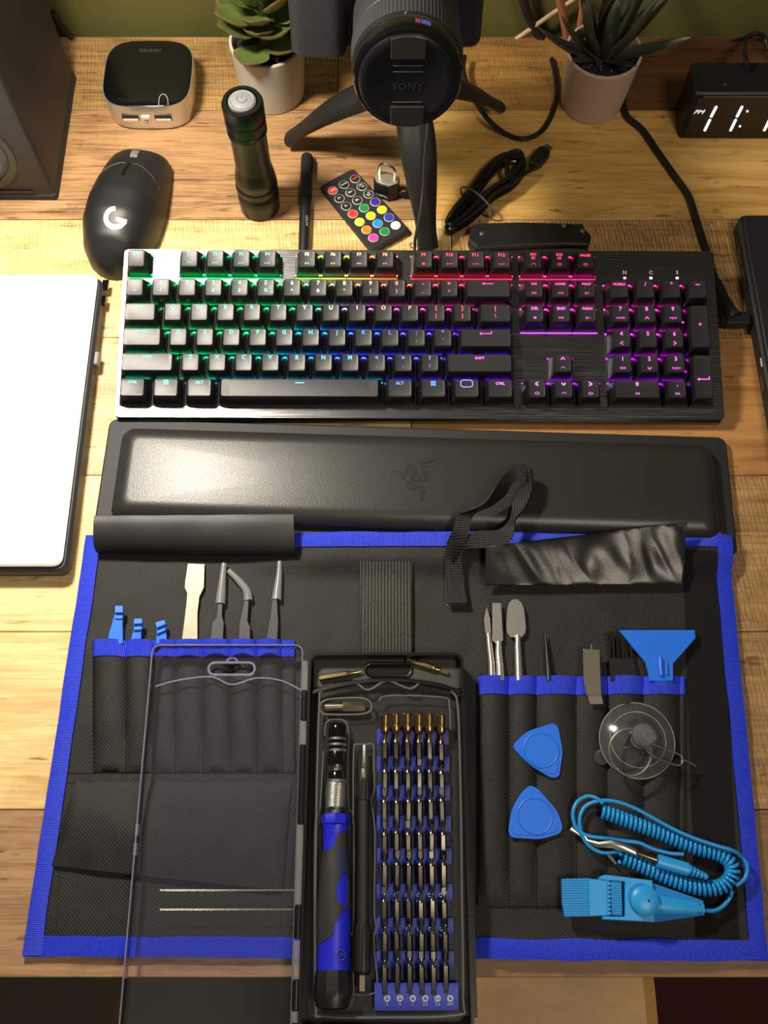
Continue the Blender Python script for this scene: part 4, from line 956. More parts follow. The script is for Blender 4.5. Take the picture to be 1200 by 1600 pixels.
# pocket panels: humps between stitch lines
def pocket(xs_px, y_top, y_bot, amp, name='pocket', band=True, hmin=.0008, bw=.0098):
    X = [G(x, y_top, .004).x for x in xs_px]; Y0 = G(600, y_bot, .004).y; Y1 = G(600, y_top, .006).y
    skew = [G(x, y_bot, .004).x for x in xs_px]; A_ = amp if isinstance(amp, list) else [amp] * (len(X) - 1)
    def hz(s, v):
        i = min(int(s), len(X) - 2); t = s - i; return hmin + A_[i] * (sin(pi * t) ** .7) * (.35 + .65 * v ** .6 if v > .02 else .0)
    S = (len(X) - 1)
    def f(u, v):
        s = u * S; i = min(int(s), S - 1); t = s - i
        x = (X[i] * (1 - t) + X[i + 1] * t) * v + (skew[i] * (1 - t) + skew[i + 1] * t) * (1 - v); y = Y0 + (Y1 - Y0) * v
        return (x - po.x, y - po.y, pz(x, y) + hz(s, v) + .0004)
    mb = MB(); mb.slab(f, .0007, S * 10, 30); p = obj(name, mb, nyl2, pouch, angle=60)
    if band:
        vb = 1 - bw / (Y1 - Y0)
        def g(u, v):
            q = f(u, vb + (1.012 - vb) * v); return (q[0], q[1] + (.0006 if v == 1 else 0), q[2] + .0007)
        mb = MB(); mb.slab(g, .0016, S * 10, 5); obj('pocket_band', mb, webv, pouch, angle=60)
    st = MB()
    for i in range(S + 1):
        st.tube([(f(i / S, v)[0], f(i / S, v)[1], f(i / S, v)[2] + .0003) for v in [k / 24 for k in range(25)]], .00035, 4)
    obj('seam', st, pm('seam_black', '#0a0a0a', .8), pouch)
    return f, Y0, Y1
pocket([146, 197, 238, 274, 317, 360, 402, 441, 460], 1003, 1206, [.0042, .0038, .0032, .0034, .0044, .0044, .0044, .0010])
pocket([746, 795, 838, 900, 948, 1005, 1062, 1070], 1062, 1416, [.0052, .0044, .0044, .0034, .0048, .0046, .0008])
# lower left flap pocket
A_, B_, C_, D_ = G(118, 1222, .005), G(455, 1222, .005), G(440, 1392, .008), G(78, 1352, .008)
def f(u, v):
    t = D_.lerp(C_, u); q = A_.lerp(B_, u); p = t.lerp(q, v)
    return (p.x - po.x, p.y - po.y, pz(p.x, p.y) + .0008 + .0050 * sin(pi * min(1, (1 - v) * .8)) ** .8 * (.35 + .65 * sin(pi * u) ** .3) + .0007 * noise.noise(Vector((p.x * 60, p.y * 50, 5))))
m = MB(); m.slab(f, .0008, 50, 30); obj('lower_pocket', m, nyl2, pouch, angle=60)
sm = MB()
for P in ([(100, 1222), (455, 1224)], [(106, 1207), (452, 1207)], [(446, 1230), (436, 1480)], [(98, 1236), (86, 1468)], [(778, 1418), (1076, 1418)], [(1074, 912), (1090, 1465)], [(758, 917), (1066, 912)]):
    q = [G(*P[0], .004).lerp(G(*P[1], .004), k / 30) for k in range(31)]
    sm.tube([(p.x - po.x, p.y - po.y, pz(p.x, p.y) + .0003) for p in q], .0004, 4)
obj('stitching', sm, pm('stitch_grey', '#2f2f2d', .8), pouch)['kind'] = 'stuff'
# left rolled flap
def flap(name, quad, prof, mat, nu=60, wr=.0004, fr=60):
    (a, b, c, d) = [G(*q) for q in quad]   # back-left, back-right, front-right, front-left
    N = len(prof)
    rings = []
    for i in range(nu + 1):
        u = i / nu; bk = a.lerp(b, u); ft = d.lerp(c, u); r = []
        for (t, z) in prof:
            p = ft.lerp(bk, t); zz = z + wr * noise.noise(Vector((p.x * fr, p.y * fr * .7, z * 80)))
            r.append((p.x - po.x, p.y - po.y, max(zz, pz(p.x, p.y) + .0005) if p.y < .24 else zz))
        rings.append(r)
    mb = MB(); mb.loft(rings); return obj(name, mb, mat, pouch, angle=50)
flap('rolled_flap', [(152, 812, .014), (460, 810, .014), (462, 868, .012), (148, 860, .012)], [(.03, .0045), (0, .009), (.05, .0135), (.2, .0172), (.45, .0200), (.7, .0215), (.9, .0222), (1, .0218), (1, .0208), (.8, .0200), (.5, .0170), (.3, .010)], pm('flap_nylon', '#1d1d1c', .5, bump=.4, bscale=60), 60, .0007, 45)
# right glossy flap
gn = pm('glossy_nylon', '#1c1c1a', .32, bump=.12, bscale=500)
Q = [G(757, 862, .014), G(1072, 819, .022), G(1064, 912, .010), G(757, 915, .010)]
def f(u, v):
    p = Q[3].lerp(Q[2], u).lerp(Q[0].lerp(Q[1], u), v)
    w = noise.noise(Vector((p.x * 38, p.y * 26, 2))) + .5 * noise.noise(Vector((p.x * 90 + p.y * 50, p.y * 50, 7)))
    r = abs(noise.noise(Vector((p.x * 55 + p.y * 30, p.y * 20, 4))))
    base = max(pz(p.x, p.y) + .001, .0085 + .0145 * v)
    return (p.x - po.x, p.y - po.y, base + .0022 + (.0024 * w - .0022 * r) * sin(pi * v) ** .5 * sin(pi * min(1, u * 8) / 2))
m = MB(); m.slab(f, .0008, 110, 40); obj('glossy_flap', m, gn, pouch, angle=60)
# webbing loop
wb = fabric('black_webbing', '#060606', '#2a2926', .0016, .6, False, 1.2)
RB = [ # left px,py,z  right px,py,z
 ((697, 943, .0095), (729, 943, .0095)), ((697, 915, .0085), (726, 915, .0085)), ((696, 880, .012), (722, 884, .012)), ((698, 850, .018), (724, 862, .018)), ((708, 826, .026), (732, 834, .026)),
 ((716, 804, .030), (739, 806, .028)), ((737, 795, .036), (750, 797, .026)), ((757, 785, .038), (768, 790, .026)), ((772, 764, .038), (790, 772, .028)), ((782, 748, .036), (799, 756, .030)), ((796, 734, .034), (808, 751, .030)), ((814, 725, .034), (822, 751, .030)), ((829, 731, .034), (824, 752, .027)),
 ((833, 745, .034), (819, 757, .025)), ((831, 766, .033), (810, 770, .024)), ((822, 790, .030), (801, 788, .024)), ((806, 812, .028), (799, 806, .024)), ((804, 826, .030), (789, 822, .026)), ((797, 846, .026), (772, 829, .026)), ((776, 855, .024), (748, 829, .025)), ((748, 857, .022), (730, 836, .024)), ((722, 858, .019), (712, 850, .022)), ((704, 876, .015), (700, 866, .018))]
Lp_ = catmull([G(*a) for a, b in RB], 5); Rp_ = catmull([G(*b) for a, b in RB], 5)
rings = []
for i, (p, q) in enumerate(zip(Lp_, Rp_)):
    p, q = p - po, q - po; j = min(i + 1, len(Lp_) - 1); k = max(i - 1, 0); T = (Lp_[j] + Rp_[j] - Lp_[k] - Rp_[k]).normalized(); nrm = T.cross((q - p).normalized()).normalized() * .0006
    mid = (p + q) / 2
    rings.append([tuple(p + nrm), tuple(mid + nrm), tuple(q + nrm), tuple(q - nrm), tuple(mid - nrm), tuple(p - nrm)])
m = MB(); m.loft(rings); obj('hanging_loop', m, wb, pouch, angle=50)
m = MB()
for j in range(6):
    for i in range(7): q = G(699.5 + i * 4.3, 912 + j * 6, .0105); m.sphere(.0006, q.x - po.x, q.y - po.y, pz(q.x, q.y) + .0032, 6, 4)
o = obj('stitch_dots', m, pm('stitch_pale', '#77756a', .6), pouch); o['kind'] = 'stuff'

# ---------------------------------------------------------------- tools in the pockets
def flat_tool(name, label, cat, pts, z0, th, mat, part='blade', group=None, ch=.0003, rnd=0, tilt=0.0):
    q = G(sum(p[0] for p in pts) / len(pts), max(p[1] for p in pts), z0)
    t = thing(name, label, cat, (q.x, q.y, 0), 0, group)
    P = poly_px(t, pts, z0 + th)
    if rnd: P = roundpoly(P, rnd, 3)
    m = MB(); m.prism(P, z0, z0 + th, min(ch, th * .3))
    if tilt: m.v = [(x, y, z + max(0, y) * tilt) for x, y, z in m.v]
    obj(part, m, mat, t, angle=40); return t
ZT = .0048
ext = lambda P, dy=14: P   # tools keep the outline seen above the band and run on below it
def under(P, x0, x1, y): return P
b1 = flat_tool('opening_tool', 'tall bright blue plastic opening tool, leftmost in the left pocket row', 'opening tool', [(180, 958), (193, 958), (192, 975), (192, 1006), (168, 1006), (170, 990), (175, 975)], .0045, .0028, M['pick'], 'shaft', 'blue opening tools', rnd=.001, tilt=.06)
b2 = flat_tool('opening_tool', 'middle-height bright blue plastic opening tool in the left pocket row', 'opening tool', [(212, 978), (222, 978), (220, 1000), (220, 1006), (203, 1006), (206, 992)], .0045, .0026, M['pick'], 'shaft', 'blue opening tools', rnd=.001, tilt=.06)
b3 = flat_tool('opening_tool', 'shortest blue plastic opening tool, its tip bent sideways, left pocket row', 'opening tool', [(245, 983), (259, 978), (261, 1003), (261, 1006), (242, 1006), (244, 1003)], .0045, .0026, M['pick'], 'shaft', 'blue opening tools', rnd=.001, tilt=.06)
for t, P in ((b1, [(180, 947), (193, 947), (193, 958), (180, 958)]), (b2, [(210, 967), (223, 967), (223, 975), (209, 976)]), (b3, [(243, 973), (257, 969), (260, 976), (245, 982)])):
    m = MB(); Pq = poly_px(t, P, .0105); m.prism(Pq, .0095, .0118, .0003); obj('bent_tip', m, M['pick'], t)
    Pq = poly_px(t, [(P[3][0], P[3][1] - 3), (P[2][0], P[2][1] - 3), (P[2][0] - 1, P[2][1] + 9), (P[3][0], P[3][1] + 9)], .009); m = MB(); m.prism(Pq, .0068, .0095, .0003); obj('neck', m, M['pick'], t)
flat_tool('pry_spatula', 'flat brushed steel pry spatula with a flared square end, left pocket row', 'spatula', [(293, 880), (320, 881), (319, 918), (312, 932), (309, 957), (309, 1006), (282, 1006), (283, 1005), (287, 973), (291, 940), (292, 927), (288, 918), (289, 907)], ZT, .0010, M['satin'])
tip_c = clear('milky_tip_cap', (.75, .75, .74), .2, .25, (.75, .76, .76))
def tweezer(label, body, cap, widths, name='tweezers'):
    t = flat_tool(name, label, 'tweezers', body, ZT, .0030, M['dgrey'], 'body', 'black tweezers with clear tip caps', rnd=.0006)
    P = [L(t, G(x, y, ZT + .002)) for x, y in cap]; rs = [w / 2 / 2280 for w in widths]; n = len(P)
    P2 = catmull(P, 4); r2 = [rs[min(int(i / 4), n - 1)] * (1 - (i / 4) % 1) + rs[min(int(i / 4) + 1, n - 1)] * ((i / 4) % 1) for i in range(len(P2))]
    m = MB(); m.tube(P2, r2, 12, flat=.7); obj('tip_cap', m, tip_c, t)
    m = MB(); m.tube([p for p in P2[1:]], [r * .45 for r in r2[1:]], 8); obj('tip', m, M['dgrey'], t)
tweezer('black straight tweezers with a clear tip cap, just right of the steel spatula', [(340, 942), (348, 942), (347, 963), (350, 973), (348, 1006), (327, 1006), (328, 1004), (331, 973), (338, 965)], [(350, 880), (348, 900), (346, 922), (344, 943)], [8, 10, 13, 16])
tweezer('black bent-nose tweezers with a curved clear tip cap, left pocket row', [(382, 937), (389, 937), (387, 970), (391, 980), (391, 1006), (371, 1006), (372, 1004), (374, 973)], [(357, 891), (372, 906), (385, 922), (388, 938)], [8, 10, 12, 14])
tweezer('black straight tweezers with a clear tip cap, rightmost in the left pocket row', [(426, 935), (433, 935), (435, 973), (433, 1006), (414, 1006), (415, 1005), (420, 973)], [(437, 877), (436, 897), (434, 917), (432, 937)], [7, 9, 12, 16])
for o in [c for t in list(bpy.data.objects) if t.name.startswith('tweezers') and t.type == 'EMPTY' for c in t.children if c.name.startswith('body')]: pass
# right row
M['spud'] = pm('polished_steel', '#e6e3da', .3, .9)
def spudger(label, cat, blade_pts, shaft, mat=M['steel'], name='steel_spudger', w=(9, 11), bth=.0008):
    q = G(shaft[-1][0], shaft[-1][1], ZT); t = thing(name, label, cat, (q.x, q.y, 0), 0)
    P = [L(t, G(x, y, ZT + .0018)) for x, y in shaft]; n = len(P)
    m = MB(); m.tube(P, [(w[0] + (w[1] - w[0]) * i / (n - 1)) / 2 / 2330 for i in range(n)], 14); obj('shaft', m, mat, t)
    if blade_pts: m = MB(); m.prism(poly_px(t, blade_pts, ZT + .0018), ZT + .0014, ZT + .0014 + bth, .0002); obj('blade', m, mat, t)
    return t
spudger('pointed steel spudger, leftmost tool in the right pocket row', 'spudger', [(760, 948), (766, 966), (767, 988), (765, 994), (761, 994), (758, 988), (756, 968)], [(763, 990), (765, 1010), (768, 1035), (769, 1064)], M['spud'], w=(8, 11))
spudger('narrow flat-ended steel spudger beside the pointed one, right pocket row', 'spudger', [(769, 942), (783, 942), (786, 1000), (780, 1006), (774, 1005), (769, 999)], [(779, 1003), (779, 1020), (781, 1040), (782, 1064)], M['spud'], w=(9, 13))
spudger('wide round-ended steel spudger, third tool in the right pocket row', 'spudger', [(800, 937), (808, 936), (815, 942), (819, 952), (822, 980), (821, 989), (815, 996), (798, 996), (792, 989), (791, 976), (793, 950), (795, 942)], [(809, 993), (809, 1010), (810, 1035), (811, 1064)], M['spud'], w=(9, 13))
spudger('short black needle-pointed pick in the right pocket row', 'pick', None, [(851.5, 989), (853, 1003), (855, 1025), (857, 1045), (858, 1064)], M['black'], 'needle_pick', w=(1.5, 13))
ck = flat_tool('metal_clip', 'notched steel clip blade hooked over the right blue band', 'clip', [(911, 1013), (923, 1014), (923.5, 1006), (926, 1006), (926, 1014), (937, 1015), (940, 1087), (917, 1087), (912, 1060)], .0118, .0009, M['satin'])
m = MB(); m.prism(poly_px(ck, [(917, 1085), (940, 1085), (943, 1100), (922, 1101)], .0112), .0105, .0114, .0003); obj('bent_lip', m, M['steel'], ck)
br = flat_tool('brush', 'black plastic cleaning brush with tufted bristles, right pocket row', 'brush', [(952, 1028), (990, 1028), (994, 1050), (995, 1064), (955, 1064), (954, 1050)], ZT - .001, .0046, M['black'], 'ferrule', rnd=.001)
random.seed(4)
for i, x in enumerate((951, 957.5, 964.5, 971.5, 978.5, 985)):
    m = MB()
    for k in range(14):
        dx = random.uniform(-2.4, 2.4); dz = random.uniform(-.0012, .0015)
        a = L(br, G(x + 2 + dx * .7, 1029, ZT + .001 + dz)); b = L(br, G(x + dx * 1.2, 988 + random.uniform(-2, 3), ZT + .003 + dz))
        m.tube([a, b], [.00022, .00018], 4)
    o = obj('bristle_tuft', m, pm('bristle_black', '#26241f', .35), br); o['kind'] = 'stuff'
scp = flat_tool('scraper', 'wide bright blue plastic scraper at the right end of the pocket row', 'scraper', [(967, 984), (1086, 984), (1087, 997), (1052, 1037), (1052, 1064), (1015, 1064), (1014, 1055), (1009, 1035), (988, 1010), (980, 1000)], ZT + .0028, .0022, M['pick'], rnd=.0004)
m = MB(); q1, q2 = L(scp, G(1031, 1024, ZT + .006)), L(scp, G(1033, 1056, ZT + .006)); m.tube([q1, q1.lerp(q2, .15), q2], [.0006, .0014, .0014], 8); obj('rib', m, M['pick'], scp)
m = MB(); q1, q2 = L(scp, G(1041, 1034, ZT + .006)), L(scp, G(1042, 1054, ZT + .006)); m.tube([q1, q2], .0007, 8); obj('rib', m, M['pick'], scp)

# ---------------------------------------------------------------- opening picks
def pick(label, P, cpx, rpx):
    q = G(*cpx, .008); t = thing('opening_pick', label, 'opening pick', (q.x, q.y, 0), 0, 'triangular opening picks')
    Pp = roundpoly(poly_px(t, P, .0095), .004, 4)
    m = MB(); m.prism(Pp, .0082, .0094, .0003); obj('plate', m, M['pick'], t)
    c = L(t, G(*cpx, .0095)); m = MB(); m.torus(.0108, .0005, 40, 8); obj('thumb_ring', m, M['pick'], t, (c.x, c.y, .0098))
    ti = [(c.x + (x - c.x) * .86, c.y + (y - c.y) * .86) for x, y in roundpoly(poly_px(t, P, .0095), .010, 5)]
    m = MB(); m.prism(ti, .0094, .0098, .0002); obj('raised_face', m, M['pick'], t)
pick('triangular blue opening pick below the needle pick, upper of the two', [(799, 1166), (822, 1143), (866, 1129), (873, 1137), (880, 1175), (874, 1214), (862, 1216), (828, 1196)], (845, 1172), 26)
pick('triangular blue opening pick left of the wrist strap, lower of the two', [(828, 1226), (841, 1232), (872, 1268), (880, 1293), (875, 1303), (845, 1312), (799, 1309), (794, 1299), (799, 1266), (812, 1241)], (836, 1275), 27)

# ---------------------------------------------------------------- suction cup and ejector pin
sc_ = G(995, 1157, .008); suc = thing('suction_cup', 'clear plastic suction cup with a wire pull ring on the right pockets', 'suction cup', (sc_.x, sc_.y, 0))
R = 58 / 2380
clr = clear('clear_vinyl', (.86, .86, .87), .12, .06, (.62, .64, .66), 2.2)
m = MB(); m.lathe([(R, .0078), (R, .0086), (R * .93, .0092), (R * .75, .0110), (R * .5, .0145), (R * .33, .0180), (.0072, .0195), (.0072, .0185), (R * .5, .0132), (R * .75, .0098), (R * .95, .0082)], 56, False, False); obj('cup', m, clr, suc, angle=60)
m = MB(); m.torus(R * .98, .0005, 56, 6, 0, 0, .0085); m.torus(R * .72, .0004, 48, 6, 0, 0, .0114); obj('rim', m, clear('vinyl_rim', (.8, .8, .82), .08, .3, (.7, .7, .7), 2), suc)
m = MB(); m.lathe([(.0072, .0178), (.0074, .0200), (.0050, .0215), (.0048, .0240), (.0072, .0255), (.0074, .0285), (.0060, .0300), (0, .0302)], 32); obj('knob', m, clear('knob_vinyl', (.75, .76, .8), .08, .12, (.72, .74, .78), 2.2), suc)
m = MB(); c = L(suc, G(940, 1183, .0085)); m.prism(circle(.0048, 20, c.x, c.y), .0078, .0086, .0002); obj('pull_tab', m, clr, suc)
c = L(suc, G(984.5, 1175, .022)); m = MB()
rg_ = [(c.x + 32 / 2440 * cos(a), c.y + 34 / 2440 * sin(a), .0220 + .0028 * sin(a)) for a in [2 * pi * k / 40 for k in range(40)]]
m.tube(rg_, .0009, 8, True); obj('wire_ring', m, M['steel'], suc)
ep = [(1016, 1163), (1012, 1172), (1017, 1179), (1040, 1190), (1060, 1196), (1066, 1190), (1063, 1180), (1040, 1171), (1020, 1163)]
Z = .026; eo = G(1040, 1180, 0); m = MB(); 
m.tube(catmull([G(x, y, Z - (x - 1010) * .00017) - eo for x, y in ep], 4, True), .0006, 8, True); m.tube([G(1065, 1187, .0168) - eo, G(1075, 1190, .0135) - eo, G(1087, 1197, .0105) - eo], .0006, 8)
ejo = obj('ejector_pin', m, M['steel']); ejo.location = eo; tag(ejo, 'looped wire ejector pin hooked on the suction cup ring', 'pin')

# ---------------------------------------------------------------- antistatic wrist strap
def E6(x, y): return (760 + x * .36667, 1100 + y * .36667)
so = G(*E6(600, 830), .004); esd = thing('antistatic_wrist_strap', 'light blue antistatic wrist strap with buckle, snap and coiled cord', 'wrist strap', (so.x, so.y, .0035))
bm = M['esd']; elb = fabric('blue_elastic', '#1678c4', '#35aef6', .0014, .7, False, .6, axis='Y'); felt = pm('blue_felt', '#1f86d4', .85, bump=1.2, bscale=1500)
def eprism(name, P, z0, z1, mat, parent=None, ch=.0004, rnd=.0006):
    Pq = roundpoly(poly_px(esd, [E6(*p) for p in P], z1), rnd, 2); m = MB(); m.prism(Pq, z0, z1, ch); return obj(name, m, mat, parent or esd)
eprism('elastic_band', [(318, 745), (440, 742), (440, 906), (330, 908), (320, 850)], .007, .0112, elb)
eprism('buckle_plate', [(432, 745), (520, 752), (522, 902), (434, 905)], .0065, .0128, bm)
for k in range(8): eprism('tooth', [(508, 760 + k * 18), (526, 760 + k * 18), (526, 772 + k * 18), (508, 772 + k * 18)], .0128, .0138, bm, ch=.0002, rnd=.0002)
eprism('buckle_frame', [(478, 738), (500, 728), (702, 752), (712, 930), (490, 918), (490, 905), (585, 905), (585, 758), (480, 750)], .0065, .0135, bm)
eprism('elastic_band', [(527, 757), (572, 760), (575, 902), (530, 900)], .0075, .0142, elb)
eprism('felt_tail', [(700, 762), (918, 838), (922, 900), (712, 930)], .0065, .0105, felt)
c = L(esd, G(*E6(664, 838), .0135)); rr_ = 56 * .36667 / 2400
m = MB(); m.lathe([(rr_ * 1.0, .012), (rr_ * 1.02, .0150), (rr_ * .97, .0178), (rr_ * .8, .0190), (rr_ * .4, .0197), (0, .0199)], 40); sn = obj('snap_button', m, bm, esd, (c.x, c.y, 0))
m = MB(); m.lathe([(.0007, .0196), (.0007, .0201), (0, .0201)], 8); dk = pm('hole_navy', '#0b2a4a', .6); obj('centre_hole', m, dk, sn, (.0015, 0, 0))
P = [L(esd, G(*E6(x, y), z)) for x, y, z in ((690, 850, .0150), (740, 856, .0150), (850, 868, .0138), (922, 874, .0120))]
m = MB(); m.tube(P, [.0062, .0058, .0046, .0036], 16, flat=.75); obj('cord_boot', m, bm, esd)
for k in range(4):
    m = MB(); q = L(esd, G(*E6(868 + k * 14, 871), .0152 - k * .0003)); m.box(q.x - .0007, q.x + .0007, q.y - .0028, q.y + .0022, q.z - .001, q.z + .0006); obj('boot_slot', m, dk, esd)
# coil
ctr = catmull([L(esd, G(*E6(x, y), .0105)) for x, y in ((492, 455), (600, 497), (740, 550), (880, 607), (990, 640), (1040, 680), (1045, 730), (1005, 775), (930, 785), (830, 762), (700, 705), (575, 648))], 40)
ac = [0]
for p, q in zip(ctr, ctr[1:]): ac.append(ac[-1] + (q - p).length)
tot = ac[-1]; turns = 56; pts = []; n = turns * 14; j = 0
for i in range(n + 1):
    s = tot * i / n
    while j < len(ac) - 2 and ac[j + 1] < s: j += 1
    t = (s - ac[j]) / max(1e-9, ac[j + 1] - ac[j]); p = ctr[j].lerp(ctr[j + 1], t); T = (ctr[min(j + 2, len(ctr) - 1)] - ctr[max(j - 1, 0)]).normalized(); N_ = Vector((-T.y, T.x, 0)); a = 2 * pi * i / 14
    pts.append(p + N_ * .0037 * cos(a) + Vector((0, 0, .0037 * sin(a))))
m = MB(); m.tube(pts, .00118, 7); obj('coiled_cord', m, pm('esd_cord_gloss', '#2198e0', .25, coat=.3), esd, angle=80)
def cord(P, z=.012): return catmull([L(esd, G(*E6(x, y), z_)) for x, y, z_ in [(p[0], p[1], p[2] if len(p) > 2 else z) for p in P]], 6)
m = MB(); m.tube(cord([(497, 425, .015), (470, 402, .014), (430, 393), (390, 415), (370, 455), (372, 500), (392, 540), (435, 562), (500, 572), (580, 583), (650, 592), (710, 618), (780, 636), (840, 640)]), .00125, 10)
m.tube(cord([(575, 645, .014), (560, 630, .013), (500, 634), (450, 615), (415, 575), (398, 520), (402, 470), (430, 430), (490, 412, .014), (560, 418, .016), (640, 448, .0165), (720, 492, .0165), (800, 535, .0165), (880, 570, .0165), (980, 604, .0165), (1050, 625, .016), (1095, 660), (1112, 700), (1100, 745), (1062, 775)]), .00125, 10)
m.tube(cord([(922, 876, .0115), (960, 882, .010), (1000, 868, .009), (1035, 830, .009), (1048, 795, .011)]), .00125, 10)
obj('straight_cord', m, pm('esd_cord', '#1f8fd6', .35), esd, angle=80)
q1, q2 = L(esd, G(*E6(728, 668), .017)), L(esd, G(*E6(858, 705), .017)); m = MB(); m.tube([q1, q2], .0040, 14, flat=.8); obj('banana_plug', m, bm, esd)
m = MB(); q3 = L(esd, G(*E6(942, 738), .0165)); dd = q3 - q2
for k in range(5): m.tube([q2 + dd * (k / 5), q2 + dd * (k / 5 + .12)], .0032 - .0003 * k, 10)
m.tube([q2, q3], .0015, 8); obj('strain_relief', m, bm, esd)
m = MB(); m.tube([L(esd, G(*E6(x, y), .017)) for x, y in ((632, 630), (655, 640), (724, 664))], [.0014, .0019, .0020], 12); obj('plug_pin', m, M['gold'], esd)
jaw = M['steel']
m = MB(); m.tube([L(esd, G(*E6(x, y), z)) for x, y, z in ((640, 634, .017), (580, 606, .018), (530, 592, .017), (480, 598, .015), (430, 583, .013), (418, 562, .012))], [.0019, .0022, .0018, .0016, .0012, .0008], 10, flat=.7); obj('clip_jaw', m, jaw, esd)
m = MB(); m.tube([L(esd, G(*E6(x, y), z)) for x, y, z in ((600, 622, .014), (540, 605, .013), (470, 600, .011), (425, 575, .0105), (385, 545, .0105), (360, 528, .0105))], [.0018, .0018, .0018, .0014, .0016, .0022], 10, flat=.7); obj('clip_jaw', m, jaw, esd)
m = MB(); m.tube([L(esd, G(*E6(x, y), .011)) for x, y in ((515, 640), (535, 660), (552, 682))], [.0012, .0014, .0006], 8); obj('clip_lever', m, jaw, esd)

# ---------------------------------------------------------------- screwdriver case
bx0, bx1 = G(482, 1018, .024).x, G(724, 1020, .024).x
by1 = G(600, 1019, .024).y; by0 = -.0660
cs = thing('screwdriver_case', 'open screwdriver set case, black tray with a clear lid folded left', 'tool case', ((bx0 + bx1) / 2, (by0 + by1) / 2, 0))
CX, CY_ = cs.location.x, cs.location.y; W, D = bx1 - bx0, by1 - by0; HB = .0235; B0 = .0075
tray = pm('tray_black', '#121213', .3, bump=.1, bscale=600)
m = MB(); o_ = rrect(W, D, .006, 5); i_ = rrect(W - .0036, D - .0036, .0045, 5)
m.loft([[(x * .97, y * .985, B0) for x, y in o_], [(x, y, B0 + .002) for x, y in o_], [(x, y, HB) for x, y in o_], [(x, y, HB) for x, y in i_], [(x * .985, y * .99, B0 + .003) for x, y in i_]]); obj('base_tray', m, tray, cs)
LP = lambda px, py, z: L(cs, G(px, py, z))
# arched divider and hang-hole frame
m = MB(); pts = [LP(x, y, .018) for x, y in ((488, 1082), (530, 1071), (570, 1065), (610, 1063), (650, 1065), (690, 1072), (718, 1082))]; m.tube(catmull(pts, 4), .0016, 8); obj('arched_divider', m, tray, cs)
m = MB(); pl_ = poly_px(cs, [(490, 1030), (718, 1030), (718, 1078), (650, 1064), (600, 1062), (550, 1065), (490, 1078)], .012); m.prism(pl_, .0102, .0140, .0005); obj('upper_shelf', m, pm('shelf_grey', '#3a3a34', .5), cs)
hq = LP(607, 1046, .0150); P = rrect(.0300, .0078, .0038, 6, hq.x, hq.y); m = MB(); m.tube([(x, y, .0150) for x, y in P], .0009, 8, True); obj('hang_hole_rim', m, tray, cs)
m = MB(); m.prism(rrect(.0290, .0070, .0034, 6, hq.x, hq.y), .0140, .0143); obj('hang_hole', m, pm('hole_black', '#020202', .9), cs)
# hinge sleeves along the left side
hg = clear('hinge_clear', (.75, .75, .78), .12, .22, (.7, .7, .74), 2.0)
hx = -W / 2 - .0018
for y0_, y1_, kind in ((1033, 1080, 'c'), (1080, 1126, 'b'), (1127, 1165, 'c'), (1165, 1288, 'b'), (1289, 1415, 'c'), (1416, 1468, 'b'), (1469, 1532, 'c'), (1533, 1580, 'b'), (1580, 1600, 'c')):
    ya, yb = LP(480, y0_, .022).y, LP(480, y1_, .022).y; m = MB(); m.tube([(hx, ya, .0205), (hx, yb + .0006, .0205)], .0026, 12); obj('hinge_sleeve', m, hg if kind == 'c' else tray, cs)
for y0_, y1_ in ((1270, 1345), (1350, 1590)):
    ya, yb = LP(733, y0_, .02).y, LP(733, y1_, .02).y; m = MB(); m.box(W / 2, W / 2 + .0022, yb, ya, .012, .020); obj('latch_rail', m, tray, cs)
# clear lid, opened flat to the left
lidm = clear('lid_plastic', (.84, .84, .93), .06, .035, (.52, .54, .54), 1.0)
lx1 = hx - .0022; lx0 = L(cs, G(243, 1010, .013)).x; ly1 = LP(360, 1012, .014).y; ly0 = by0 - CY_ - .001
lcx, lcy, lw, ld = (lx0 + lx1) / 2, (ly0 + ly1) / 2, lx1 - lx0, ly1 - ly0; LZ = .0125
lid = MB(); hcx = LP(362, 1045, LZ).x; hcy = LP(362, 1045, LZ).y
outer = rrect(lw, ld, .005, 5, lcx, lcy)
lid.loft([[(x, y, LZ + .0085) for x, y in outer], [(x, y, LZ) for x, y in outer]], False, False)
lid.loft([[(lcx + (x - lcx) * .985, lcy + (y - lcy) * .993, LZ + .0085) for x, y in outer], [(lcx + (x - lcx) * .985, lcy + (y - lcy) * .993, LZ + .0012) for x, y in outer]], False, False)
# panel with hang hole: split into polygons around the hole
hole = rrect(.0300, .0080, .0039, 6, hcx, hcy)
def plate_with_hole(mb, outer, hole, z):
    n = len(outer); mth = []
    for k in range(len(hole)):
        pass
    bmx = bmesh.new(); vo = [bmx.verts.new((x, y, z)) for x, y in outer]; vh = [bmx.verts.new((x, y, z)) for x, y in hole]
    ed = [bmx.edges.new((vo[i], vo[(i + 1) % n])) for i in range(n)] + [bmx.edges.new((vh[i], vh[(i + 1) % len(hole)])) for i in range(len(hole))]
    bmesh.ops.triangle_fill(bmx, use_beauty=True, edges=ed); bmx.verts.index_update()
    mb.add([tuple(v.co) for v in bmx.verts], [tuple(v.index for v in f.verts) for f in bmx.faces]); bmx.free()
plate_with_hole(lid, outer, hole, LZ)
lido = obj('lid', lid, lidm, cs, angle=20)
rimm = clear('lid_rim_plastic', (.6, .6, .74), .12, .35, (.55, .55, .75), 1.5)
m = MB(); m.tube([(x, y, LZ + .0085) for x, y in outer], .0005, 6, True); obj('lid_rim', m, rimm, lido)
